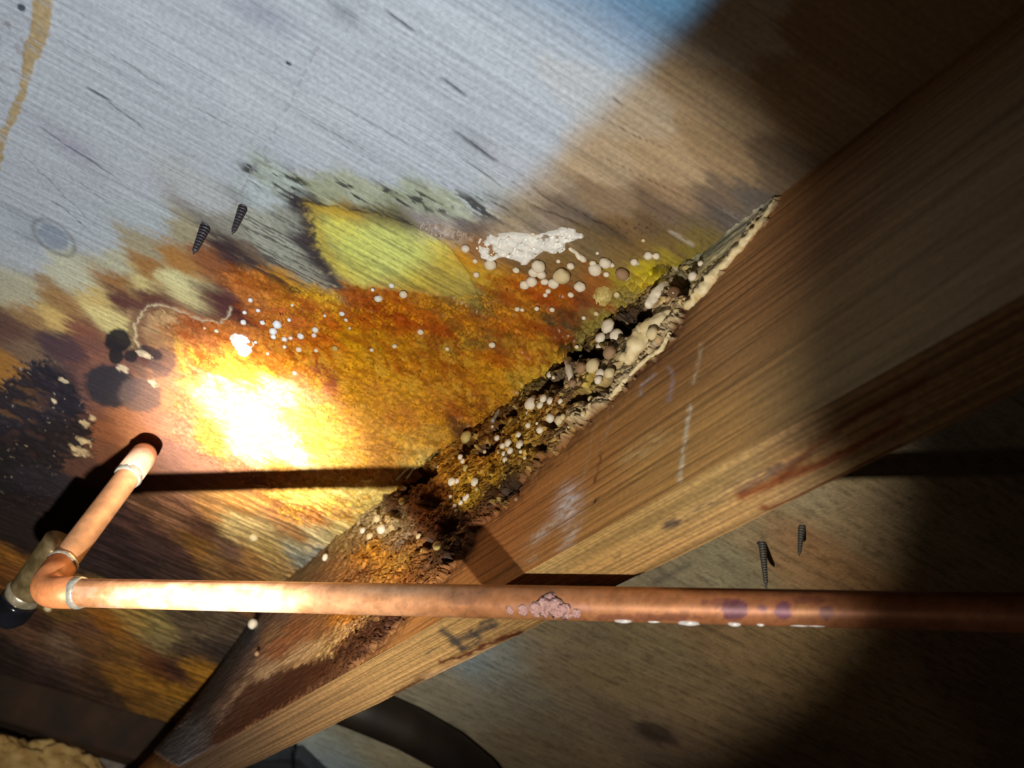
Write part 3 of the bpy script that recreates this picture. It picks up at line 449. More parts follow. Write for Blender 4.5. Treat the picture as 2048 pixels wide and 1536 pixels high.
chalk([(1203, 905), (1196, 940), (1188, 965)], 2.6, (110, 60, 30), .7, 8); chalk([(1195, 995), (1188, 1006)], 3.0, (40, 26, 20), .9, 9)
for (sx, sy, ra, rb, ang, c, amt) in [(1136, 1010, 34, 20, -1.15, (214, 204, 206), .9), (1128, 985, 20, 10, -1.1, (210, 196, 196), .6), (1085, 1065, 36, 9, -.75, (206, 190, 176), .7), (1140, 1070, 32, 12, -1.1, (206, 192, 180), .6), (1130, 1100, 22, 12, -.9, (200, 184, 170), .5), (1290, 890, 46, 16, -.55, (200, 168, 112), .6), (1280, 905, 40, 10, -.5, (206, 178, 124), .5), (1060, 1120, 18, 8, -.6, (210, 190, 160), .4)]:
    da = (U - sx) * math.cos(ang) + (Vv - sy) * math.sin(ang); db = -(U - sx) * math.sin(ang) + (Vv - sy) * math.cos(ang)
    col = lerp(col, c, np.clip(np.exp(-(da / ra) ** 2 - (db / rb) ** 2) * amt * gw * (.3 + 1.2 * sstep(.35, .62, fbm(x / 5, z / 1.4, 331))), 0, 1))
# dark water stain bleeding from the rot into clean wood
bl = sstep(-26, 0, rd + wb * 22) * gw; col = lerp(col, (74, 42, 24), bl * .6 * sstep(1500, 1380, U))
# crumbly chestnut rot
d1, d2, cid = cell(x / 3.4 + wc * .8, z / 3.4 + wb, 41); e1, e2, eid = cell(x / 7.5 + wc, z / 6.5 + wb, 43)
up = sstep(600, 760, U) * sstep(1425, 1375, U)                           # right-hand, thick crust
crv = sstep(.14, .03, d2 - d1) * rot_; col = lerp(col, (36, 22, 14), crv * .6 * up)
col *= (1 + rot_ * up * (cid - .5) * .9)[:, None]
chip = rot_ * (cid > .80) * sstep(.10, .22, d2 - d1) * up * sstep(960, 1010, U + (1000 - Vv) * .5); col = lerp(col, (214, 190, 110), chip * .45)
fibj = fbm(x / 16, z / 1.3, 345, 4); lo2 = rot_ * (1 - up)
col *= (1 + lo2 * (sstep(.40, .64, fibj) * .4 - .15))[:, None]
dk = sstep(-3, 6, polydist(U + wc * 14 + wb * 16, Vv + wc * 14 + wb * 10, [(420, 1475), (502, 1367), (543, 1353), (585, 1336), (619, 1329), (667, 1312), (742, 1251), (796, 1227), (812, 1238), (773, 1280), (708, 1340), (622, 1386), (513, 1450), (440, 1500)])); col = lerp(col, (74, 42, 26), dk * .85)
cw = sstep(-6, 10, polydist(U + wb * 24, Vv - wb * 16, [(440, 1430), (500, 1350), (560, 1320), (640, 1282), (700, 1255), (735, 1240), (700, 1275), (650, 1305), (585, 1330), (500, 1368)])); col = lerp(col, (204, 176, 136), cw * .75 * sstep(.40, .58, fibj))
dg = sstep(-6, 10, polydist(U + wb * 20, Vv - wb * 14, [(430, 1310), (480, 1255), (520, 1225), (515, 1270), (480, 1330), (440, 1390), (400, 1450), (380, 1460)])); col = lerp(col, (58, 54, 58), dg * .75)
# relief: crust proud of the sawn face, with pockets eaten back into the board
hj = rot_ * (1.2 + up * (fbm(x / 14, z / 14, 351) * 7.0 - 1.0) + (fbm(x / 2.4, z / 2.4, 353) - .5) * (.7 + 1.5 * up)) - crv * 1.6 * up + rot_ * up * (eid - .5) * 3.2
hj += lo2 * (fibj - .5) * 1.4
edge_w = np.exp(-((rd - 3) / 4.0) ** 2) * rot_ * sstep(1130, 1180, U); hj += edge_w * 1.6; col = lerp(col, (214, 200, 166), edge_w * .7)
def plugj(cx, cy, ra, rb, ang):
    da = (U - cx) * math.cos(ang) + (Vv - cy) * math.sin(ang); db = -(U - cx) * math.sin(ang) + (Vv - cy) * math.cos(ang); return np.hypot(da / ra, db / rb)
for (cx, cy, ra, rb, dep, ang) in [(1150, 718, 36, 18, 16, -.6), (1200, 712, 26, 14, 12, -.2), (1255, 660, 52, 16, 14, -.55), (1300, 640, 24, 12, 10, -.6), (1098, 772, 12, 26, 12, .5), (1075, 800, 10, 20, 9, .6), (1126, 770, 14, 16, 9, 0), (1190, 795, 16, 12, 9, 0), (1160, 806, 22, 10, 10, -.3), (1110, 850, 12, 12, 7, 0), (1090, 900, 14, 10, 7, 0), (1068, 896, 8, 10, 6, 0), (985, 895, 30, 12, 8, -.7), (940, 900, 24, 14, 8, -.6), (850, 960, 44, 16, 10, -.5), (870, 1010, 22, 16, 8, 0), (900, 1060, 26, 14, 9, -.7), (860, 1090, 20, 9, 7, -.8), (905, 1120, 20, 8, 7, -.8), (820, 985, 20, 12, 8, -.4), (1030, 985, 30, 8, 6, -.75), (800, 1030, 14, 10, 5, 0), (1365, 575, 18, 24, 10, .3), (1325, 548, 16, 14, 9, 0), (1000, 860, 20, 10, 7, -.7), (1030, 830, 20, 10, 7, -.7), (1225, 775, 16, 9, 6, -.6)]:
    q = plugj(cx, cy, ra, rb, ang) + wc * 1.0; k = sstep(1.15, .65, q) * rot_; hj -= k * dep; col = lerp(col, (44, 27, 15), k * .7)
hj = np.where(rot_ > .02, hj, 0) - gw * .35 * sstep(.5, .7, gf)
hj = np.where(z <= -H + .01, 0, hj); hj = np.clip(hj, -26, 9)
wetj = np.clip(rot_ * .35, 0, 1); grj = np.clip(1 - rot_ * .8, 0, 1)
M_J = surf_mat('sawn_fir_side', 0.0, grain=(7, 420), plane='xz', grain_amt=.10, speck_amt=.16)
JB = [(-300, 0)]
joist = empty('floor_joist', (300, -19, -70), label='fir floor joist running diagonally, its upper edge rotted and crusted', category='joist')
F = grid_faces(len(xj), len(zj)); isrot = (rot_[F].max(1) > .05)
def sub_mesh(name, V, Fs, mat, parent, attrs, **kw):
    u, inv = np.unique(Fs.ravel(), return_inverse=True)
    return mesh_np(name, V[u], inv.reshape(-1, 4), mat, parent, attrs={k: v[u] for k, v in attrs.items()}, **kw)
VJ = np.stack([x, hj - LEAN, z], 1); AT = {'Col': col, 'wet': wetj, 'grainy': grj}
sub_mesh('sawn_side', VJ, F[~isrot], M_J, joist, AT)
sub_mesh('rotted_side', VJ, F[isrot], M_J, joist, AT, label='crumbling orange and brown rot crust')
hjg = (hj - LEAN).reshape(len(xj), len(zj))
def joist_h(x_, z_):
    i = np.clip(np.searchsorted(xj, x_), 0, len(xj) - 1); j = int(np.clip((1.5 - z_) / (H + 1.5) * (len(zj) - 1), 0, len(zj) - 1)); return float(hjg[i, j])
# underside of the joist
xb = np.concatenate([xj[:30], xj[30::2]]); yb = np.linspace(0, -38, 90); X0, Y0 = np.meshgrid(xb, yb, indexing='ij'); x = X0.ravel(); y = Y0.ravel()
P = proj(np.stack([x, y, np.full_like(x, -H)], 1)); U = P[:, 0]; Vv = P[:, 1]
wc = fbm(x / 5, y / 2.5, 409) - .5
BS = [(2000, 720, (150, 112, 78)), (1800, 800, (156, 118, 82)), (1700, 850, (176, 136, 96)), (1640, 860, (150, 120, 90)), (1560, 940, (190, 140, 92)), (1620, 960, (200, 160, 116)), (1500, 950, (166, 136, 92)), (1400, 990, (176, 142, 92)), (1450, 1040, (196, 152, 100)), (1300, 1050, (176, 140, 88)), (1320, 1110, (196, 150, 96)), (1200, 1080, (180, 142, 88)), (1200, 1130, (184, 142, 88)), (1080, 1140, (196, 160, 104)), (1000, 1200, (180, 136, 84)), (1000, 1260, (180, 138, 88)), (900, 1240, (178, 138, 88)), (880, 1300, (180, 138, 88)), (780, 1320, (172, 132, 84)), (800, 1370, (180, 138, 90)), (680, 1400, (160, 120, 78)), (600, 1440, (140, 104, 70)), (500, 1490, (110, 82, 58)), (430, 1510, (80, 58, 44))]
col = splat(U + wc * 30, Vv - wc * 14, BS, math.radians(-28), 2.2, 16)
gl = fbm(x / 200, y / .8 + .004 * x, 421, 3, .6); col *= np.array([1.06, 1.14, 1.12])[None]; col *= (1 - .36 * sstep(.46, .62, gl))[:, None]; col *= (1 + .12 * sstep(.45, .3, gl))[:, None]
def bstroke(pts, wd, c, amt, br=.35):
    global col
    d = linedist(U + wc * 10, Vv + wc * 8, pts); col = lerp(col, c, np.clip(np.exp(-(d / wd) ** 2) * amt * sstep(br, br + .12, fbm(x / 8, y / .9, 431)), 0, 1))
bstroke([(1330, 1055), (1380, 1030), (1420, 1005), (1480, 970), (1560, 930)], 7, (88, 72, 70), .75); bstroke([(1480, 985), (1540, 950), (1600, 915), (1680, 870)], 6, (90, 80, 84), .6)
bstroke([(1335, 1050), (1350, 1045)], 9, (70, 60, 60), .7, .2); bstroke([(1230, 1115), (1240, 1110)], 4, (90, 70, 60), .6, .1)
bstroke([(1480, 990), (1540, 968), (1560, 955), (1640, 930), (1700, 900), (1800, 840)], 10, (130, 62, 26), .85, .1); bstroke([(1525, 1015), (1540, 1020), (1600, 1000), (1700, 950), (1800, 895)], 7, (120, 56, 24), .85, .1); bstroke([(1560, 960), (1620, 900), (1720, 830), (1850, 760)], 9, (112, 54, 26), .7, .1)
# printed lumber stamp: black wedge and bars
bstroke([(905, 1285), (925, 1276), (960, 1262), (990, 1250)], 8, (56, 54, 54), .85, .2); bstroke([(885, 1262), (905, 1276), (925, 1298)], 7, (56, 54, 54), .85, .15); bstroke([(925, 1298), (960, 1280), (945, 1262)], 6, (60, 58, 56), .8, .25); bstroke([(960, 1248), (1000, 1232)], 7, (56, 54, 54), .8, .25); bstroke([(850, 1310), (880, 1296)], 4, (80, 72, 64), .6)
# waney far arris, dark bark streak
bstroke([(1039, 1271), (1010, 1277), (969, 1290), (937, 1307), (883, 1325)], 5.0, (84, 36, 16), .95, .0); bstroke([(1036, 1268), (1005, 1280)], 9, (90, 40, 18), .9, .0); bstroke([(860, 1352), (840, 1360), (790, 1394)], 9, (76, 40, 26), .85, .1)
bstroke([(985, 1297), (930, 1323), (850, 1358)], 6, (220, 176, 130), .85, .0)
yb2 = y.copy(); zb = -H + (gl - .5) * -.5
wane = sstep(-33, -38, y) * (1.5 + 2.5 * fbm(x / 40, y * 0, 441)); zb = zb + wane * .8
mesh_np('sawn_underside', np.stack([x, yb2, zb], 1), grid_faces(len(xb), len(yb)), surf_mat('sawn_fir_edge', 0.0, grain=(5, 520), grain_amt=.2), joist, attrs={'Col': col, 'wet': np.zeros_like(x), 'grainy': np.ones_like(x)}, label='paler sawn bottom edge with black stamp marks')
box('joist_body', (-800, -38, -H + 4), (470, -27, 2), lump_mat('fir_far_side', (120, 86, 54), (146, 108, 70), 40), joist)

# ================================================================ PIPEWORK
def smooth_path(pts, rad, seg=8):
    """polyline with rounded corners"""
    pts = [np.array(p, float) for p in pts]; out = [pts[0]]
    for i in range(1, len(pts) - 1):
        p = pts[i]; d0 = pts[i - 1] - p; d1 = pts[i + 1] - p; l0 = np.linalg.norm(d0); l1 = np.linalg.norm(d1); d0 /= l0; d1 /= l1
        an = math.acos(np.clip(d0 @ d1, -1, 1)); t = min(rad / math.tan(an / 2), l0 * .48, l1 * .48)
        for k in range(seg + 1):
            u = k / seg; out.append((1 - u) ** 2 * (p + d0 * t) + 2 * u * (1 - u) * p + u * u * (p + d1 * t))
    out.append(pts[-1]); return out
def sweep(path, radii, n=24, closed_ends=True, lump=0.0, seed=0, squash=1.0):
    path = [np.array(p, float) for p in path]; V = []; F4 = []; up = None
    for i, p in enumerate(path):
        t = path[min(i + 1, len(path) - 1)] - path[max(i - 1, 0)]; t /= np.linalg.norm(t)
        if up is None:
            up = np.cross(t, [0, 0, 1.0]); up = up if np.linalg.norm(up) > .1 else np.cross(t, [0, 1.0, 0])
        up = up - t * (up @ t); up /= np.linalg.norm(up); v = np.cross(t, up)
        r = radii[i] if hasattr(radii, '__len__') else radii
        for k in range(n):
            an = 2 * math.pi * k / n; rr = r
            if lump: rr = r * (1 + lump * (float(fbm(np.array([i * .45 + seed * 3.1]), np.array([3 + 2.0 * math.cos(an) + seed]), seed, 2)[0]) + float(fbm(np.array([i * .45 + 9.1]), np.array([3 + 2.0 * math.sin(an)]), seed + 3, 2)[0]) - 1))
            V.append(p + rr * (math.cos(an) * up + math.sin(an) * v * squash))
    m_ = len(path)
    for i in range(m_ - 1):
        for k in range(n):
            F4.append((i * n + k, i * n + (k + 1) % n, (i + 1) * n + (k + 1) % n, (i + 1) * n + k))
    if closed_ends:
        for e, base in ((0, 0), (1, (m_ - 1) * n)):
            V.append(path[0] if e == 0 else path[-1]); c = len(V) - 1
            for k in range(0, n, 2):
                f = (base + k, c, base + (k + 2) % n, base + k + 1)
                F4.append(f if e == 0 else f[::-1])
    return np.array(V), np.array(F4)
PA = np.array([-21.7141, -56.9098, -156.704]); PD = np.array([math.cos(-2.4742), math.sin(-2.4742), 0.0]); PR = 7.95
def pipe_t(px):
    ts = np.linspace(-700, 300, 4001); q = proj(PA[None] + ts[:, None] * PD[None]); return float(ts[np.argmin(abs(q[:, 0] - px))])
E1 = PA + PD * pipe_t(82); E2 = atz(283, 917, -30.0); E3 = atz(291, 906, 3.0)
dR = (E2 - E1); lR = np.linalg.norm(dR); dR /= lR
pipe = empty('copper_water_pipe', E1, label='copper water pipe with soldered elbow and riser below the subfloor', category='pipe')
def copper_mat():
    mt, nt, bs = newmat('aged_copper'); L = nt.links.new
    at = node(nt, 'ShaderNodeAttribute', attribute_name='Col'); tc = node(nt, 'ShaderNodeTexCoord'); n1 = node(nt, 'ShaderNodeTexNoise'); L(tc.outputs['Object'], n1.inputs['Vector']); n1.inputs['Scale'].default_value = 160; n1.inputs['Detail'].default_value = 6
    r = node(nt, 'ShaderNodeMapRange'); L(n1.outputs[0], r.inputs[0]); r.inputs[1].default_value = .3; r.inputs[2].default_value = .7; r.inputs[3].default_value = .75; r.inputs[4].default_value = 1.15
    v = node(nt, 'ShaderNodeVectorMath', operation='SCALE'); L(at.outputs['Color'], v.inputs[0]); L(r.outputs[0], v.inputs['Scale']); L(v.outputs[0], bs.inputs['Base Color'])
    bs.inputs['Metallic'].default_value = .22; bs.inputs['Roughness'].default_value = .48
    bp = node(nt, 'ShaderNodeBump'); bp.inputs['Strength'].default_value = .08; bp.inputs['Distance'].default_value = .0005; L(n1.outputs[0], bp.inputs['Height']); L(bp.outputs[0], bs.inputs['Normal']); return mt
M_CU = copper_mat()
# horizontal run, painted with tarnish, purple oxide blotches and mineral film
tt = np.linspace(pipe_t(140), 215.0, 620); an = np.linspace(0, 2 * math.pi, 57)[:-1]
sd = np.cross(PD, [0, 0, 1.0]); TT, AN = np.meshgrid(tt, an, indexing='ij'); TT = TT.ravel(); AN = AN.ravel()
V = PA[None] + TT[:, None] * PD[None] + PR * (np.cos(AN)[:, None] * sd[None] + np.sin(AN)[:, None] * np.array([[0, 0, 1.0]]))
i_ = np.arange(len(tt) - 1)[:, None] * len(an); k_ = np.arange(len(an))[None, :]; kn = (k_ + 1) % len(an)
Fp = np.stack([i_ + k_, i_ + kn, i_ + len(an) + kn, i_ + len(an) + k_], -1).reshape(-1, 4)
P = proj(V); U = P[:, 0]; Vv = P[:, 1]; n0 = fbm(TT / 9, AN * 1.2, 501); n1_ = fbm(TT / 2.4, AN * 3.0, 503) - .5
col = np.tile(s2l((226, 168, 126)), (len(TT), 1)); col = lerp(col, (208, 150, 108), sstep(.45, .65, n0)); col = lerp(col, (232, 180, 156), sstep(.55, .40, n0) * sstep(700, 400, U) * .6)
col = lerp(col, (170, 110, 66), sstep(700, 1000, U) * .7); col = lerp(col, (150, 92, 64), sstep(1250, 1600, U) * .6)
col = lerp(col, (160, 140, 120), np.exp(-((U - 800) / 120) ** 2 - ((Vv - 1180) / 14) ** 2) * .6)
for (cx, cy, ra, rb, c, am) in [(1472, 1220, 30, 20, (104, 62, 86), .9), (1525, 1217, 14, 8, (110, 72, 92), .8), (1566, 1220, 17, 19, (104, 62, 90), .9), (1655, 1225, 14, 16, (110, 74, 86), .7), (1440, 1205, 40, 8, (116, 66, 76), .5), (1620, 1200, 50, 8, (110, 60, 64), .5), (1300, 1235, 120, 8, (130, 76, 66), .6), (1610, 1222, 22, 14, (186, 132, 84), .6), (1100, 1215, 80, 12, (176, 130, 136), .5), (930, 1195, 40, 14, (130, 100, 90), .4)]:
    q = np.hypot((U - cx) / ra, (Vv - cy) / rb) + n1_ * 1.2; col = lerp(col, c, sstep(1.15, .7, q) * am)
col *= (1 - .18 * sstep(.55, .7, fbm(TT / 1.5, AN * 5, 507)))[:, None]
run = mesh_np('pipe_run', V, Fp, M_CU, pipe, attrs={'Col': col})
def cu_part(name, path, rad, c, n=28, parent=None):
    V_, F_ = sweep(path, rad, n); cc = np.tile(s2l(c), (len(V_), 1)); k = fbm(V_[:, 0] / 5, V_[:, 1] / 5 + V_[:, 2] / 5, 511)
    cc = cc * (.75 + .5 * k)[:, None]; return mesh_np(name, V_, F_, M_CU, parent or pipe, attrs={'Col': cc})
lin = lambda a_, b_, n_: [a_ + (b_ - a_) * k / (n_ - 1) for k in range(n_)]
cu_part('riser', lin(E1 + dR * 17, E2 - dR * 8, 30), PR, (226, 172, 130))
dT = E3 - E2; dT = dT / np.linalg.norm(dT)
cu_part('elbow', smooth_path([E1 + PD * 26, E1, E1 + dR * 24], 17, 14), PR + 1.1, (214, 140, 92))
cu_part('elbow', smooth_path([E2 - dR * 20, E2, E2 + dT * 31], 12, 14), PR + 1.1, (220, 180, 156))
M_SOL = lump_mat('solder', (176, 178, 172), (214, 214, 206), 500, rough=.25, bump=.3, metal=.5)
def ring(c, d, r, wd, name='solder_ring', mat=None, parent=None):
    pth = [c + d * wd * u for u in (-1.0, -.8, -.45, 0, .45, .8, 1.0)]; rr = [r - .4, r + .5, r + 1.0, r + 1.15, r + .9, r + .4, r - .5]
    V_, F_ = sweep(pth, rr, 28, lump=.10, seed=int(abs(c[0])) % 50); return mesh_np(name, V_, F_, mat or M_SOL, parent or pipe)
ring(E1 + PD * 27, PD, PR + .3, 3.2); ring(E1 + dR * 25, dR, PR + .3, 2.6); ring(E2 - dR * 20, -dR, PR + .5, 3.4)
# mineral deposit and hanging drops on the run
M_MIN = lump_mat('mineral_crust', (160, 118, 116), (206, 172, 172), 900, rough=.8, bump=.5, dist=.0012)
def on_pipe(px, f):
    """point on the camera side of the run at picture column px, f = -1 (upper edge) .. 1 (lower edge)"""
    c = PA + PD * pipe_t(px); vw = CP - c; vw -= PD * (vw @ PD); vw /= np.linalg.norm(vw); dn = np.cross(PD, vw)
    if proj((c + dn * 5)[None])[0][1] < proj(c[None])[0][1]: dn = -dn
    g = math.asin(max(-.99, min(.99, f))); return c, math.cos(g) * vw + math.sin(g) * dn
def lump_obj(name, c, rx, ry, rz, mat, parent=None, amp=.18, fr=1.6, seed=0, sub=3, ax=None, **kw):
    bm_ = bmesh.new(); bmesh.ops.create_icosphere(bm_, subdivisions=sub, radius=1.0); R_ = random.Random(seed); o_ = Vector((R_.uniform(0, 50), R_.uniform(0, 50), R_.uniform(0, 50)))
    from mathutils import noise as mn
    M3 = Matrix.Identity(3) if ax is None else Vector(ax).to_track_quat('Z', 'Y').to_matrix()
    for v in bm_.verts:
        d = v.co.normalized(); v.co = d * (1 + amp * mn.noise(d * fr + o_) + amp * .4 * mn.noise(d * fr * 2.7 + o_)); v.co = M3 @ Vector((v.co.x * rx, v.co.y * ry, v.co.z * rz))
    for f_ in bm_.faces: f_.smooth = True
    me = bpy.data.meshes.new(name); bm_.to_mesh(me); bm_.free()
    me.transform(Matrix.Scale(.001, 4)); me.materials.append(mat); ob = bpy.data.objects.new(name, me); ob.location = W(c)
    return link(ob, parent, **kw)
for k, (px_, f_, ra) in enumerate([(1110, .0, 3.8), (1098, .25, 4.0), (1122, .3, 4.4), (1138, .5, 3.6), (1082, .42, 3.2), (1160, .6, 2.4), (1056, .48, 2.6), (1112, -.28, 2.4), (1030, .5, 2.0)]):
    c, nn = on_pipe(px_, f_); lump_obj('mineral_deposit', c + nn * (PR - .18), ra, ra * 1.1, .34, M_MIN, pipe, .35, 2.6, 40 + k, 3, ax=nn)
M_DROP = lump_mat('chalky_drop', (190, 190, 196), (226, 226, 230), 300, rough=.3)
for k, (px_, ra, th_) in enumerate([(1250, 4.2, 1.2), (1310, 3.0, .7), (1380, 5.2, 1.5), (1470, 3.2, 1.2), (1522, 1.8, .9), (1600, 4.0, .5), (1632, 4.2, .5)]):
    c, nn = on_pipe(px_, .93); lump_obj('drip', c + nn * (PR - .1), ra, th_ * 1.2, th_, M_DROP, pipe, .25, 1.4, 60 + k, 2, ax=nn)
# branch stub and glossy black cap beside the elbow
M_BR = lump_mat('dull_brass', (96, 84, 56), (140, 124, 92), 120, rough=.35, metal=.6); M_BLK = lump_mat('gloss_black_rubber', (12, 13, 18), (22, 24, 32), 60, rough=.12, bump=.02)
B0 = atz(112, 1098, -100); B1 = atz(48, 1188, -122); db = (B1 - B0); lb = np.linalg.norm(db); db /= lb
V_, F_ = sweep(lin(B0 - db * 6, B1, 12), 11.0, 28); mesh_np('branch_stub', V_, F_, M_BR, pipe, label='dull brass branch stub')
ring(B1, db, 11.0, 4.0, 'lock_ring', lump_mat('worn_steel', (130, 124, 104), (176, 168, 150), 200, rough=.3, metal=.6))
prof = [(0, 12.0), (3, 12.6), (8, 12.8), (14, 12.0), (19, 9.8), (23, 6.5), (25, 3.0), (25.6, .5)]
V_, F_ = sweep([B1 + db * (4 + q_[0]) for q_ in prof], [q_[1] for q_ in prof], 28); mesh_np('end_cap', V_, F_, M_BLK, pipe, label='glossy black end cap')

# ================================================================ SCREWS
M_SCR = lump_mat('dark_screw', (58, 48, 44), (96, 82, 76), 900, rough=.45, metal=.3)
M_SCG = lump_mat('grey_screw', (84, 84, 84), (116, 116, 112), 900, rough=.5, metal=.3)
def screw(b_px, t_px, depth, r, mat, label, pitch=1.9):
    b_ = atz(*b_px, 1.0); t_ = atz(*t_px, -depth); L_ = np.linalg.norm(t_ - b_); d = (t_ - b_) / L_; root = empty('wood_screw', b_, label=label, category='screw', group='screws poking through the subfloor')
    pth = []; rr = []; n_ = int(L_ / pitch * 4)
    for k in range(n_ + 1):
        u = k / n_; pth.append(b_ + d * L_ * u); rr.append(max(.15, (r * (.66 if k % 4 in (0, 3) else 1.0)) * (1.12 - .62 * u) * min(1, (1 - u) * 6 + .05)))
    V_, F_ = sweep(pth, rr, 14); mesh_np('threaded_shank', V_, F_, mat, root, smooth=False)
    V_, F_ = sweep([b_ - d * .5, b_ + d * .4, b_ + d * 1.0], [r * 1.9, r * 1.7, r * .8], 12, lump=.4, seed=int(b_px[0])); mesh_np('splintered_collar', V_, F_, lump_mat('splinter_wood', (60, 48, 40), (96, 80, 66), 300), root)
screw((487, 413), (464, 470), 19, 2.5, M_SCR, 'dark threaded screw, upper of the two beside the stain')
screw((412, 452), (386, 510), 20, 2.9, M_SCR, 'dark threaded screw, lower of the two at the stain edge')
screw((1524, 1083), (1533, 1180), 36, 2.6, M_SCG, 'longer grey screw beyond the joist, above the pipe')
screw((1604, 1050), (1598, 1114), 24, 2.3, M_SCG, 'shorter grey screw beyond the joist, nearer the shadow')

# ================================================================ FUNGUS
M_FW = lump_mat('white_fungus', (222, 214, 196), (242, 236, 222), 260, rough=.62, bump=.25, sss=.15)
M_FC = lump_mat('cream_fungus', (206, 188, 140), (232, 220, 184), 220, rough=.6, bump=.3, sss=.15)
M_FY = lump_mat('yellowed_fungus', (176, 156, 84), (214, 198, 132), 240, rough=.6, bump=.3)
M_FB = lump_mat('tan_fungus', (140, 112, 84), (184, 152, 120), 260, rough=.55, bump=.35)
FM = {'w': M_FW, 'c': M_FC, 'y': M_FY, 'b': M_FB}
def ball_mesh(kind, sd):
    bm_ = bmesh.new(); bmesh.ops.create_icosphere(bm_, subdivisions=3, radius=1.0); from mathutils import noise as mn
    o_ = Vector((sd * 7.3, sd * 3.1, sd * 5.7))
    for v in bm_.verts:
        d = v.co.normalized(); k = 1 + .13 * mn.noise(d * 1.5 + o_) + .05 * mn.noise(d * 4 + o_)
        p_ = d * k; p_.z *= .86
        if p_.z < -.45: p_ *= .8; p_.z *= 1.25           # pinched foot
        v.co = p_
    for f_ in bm_.faces: f_.smooth = True
    me = bpy.data.meshes.new('fungus_ball'); bm_.to_mesh(me); bm_.free(); me.materials.append(FM[kind]); return me
BM_ = {(k, i): ball_mesh(k, i + 1 + 10 * 'wcyb'.index(k)) for k in 'wcyb' for i in range(4)}
def on_surface(px, py):
    """point and outward normal of the sheet or the joist side seen at a picture position"""
    if py < 58 - .782 * (px - 1990) - 2:
        p_ = atz(px, py); p_ = atz(px, py, sub_h(p_[0], p_[1])); return p_, np.array([0, 0, -1.0]), 'p'
    p_ = aty(px, py)
    for _ in range(3): p_ = aty(px, py, max(joist_h(p_[0], p_[2]), 1.5 - lean(p_[0])))
    return p_, np.array([0, 1.0, 0]), 'j'
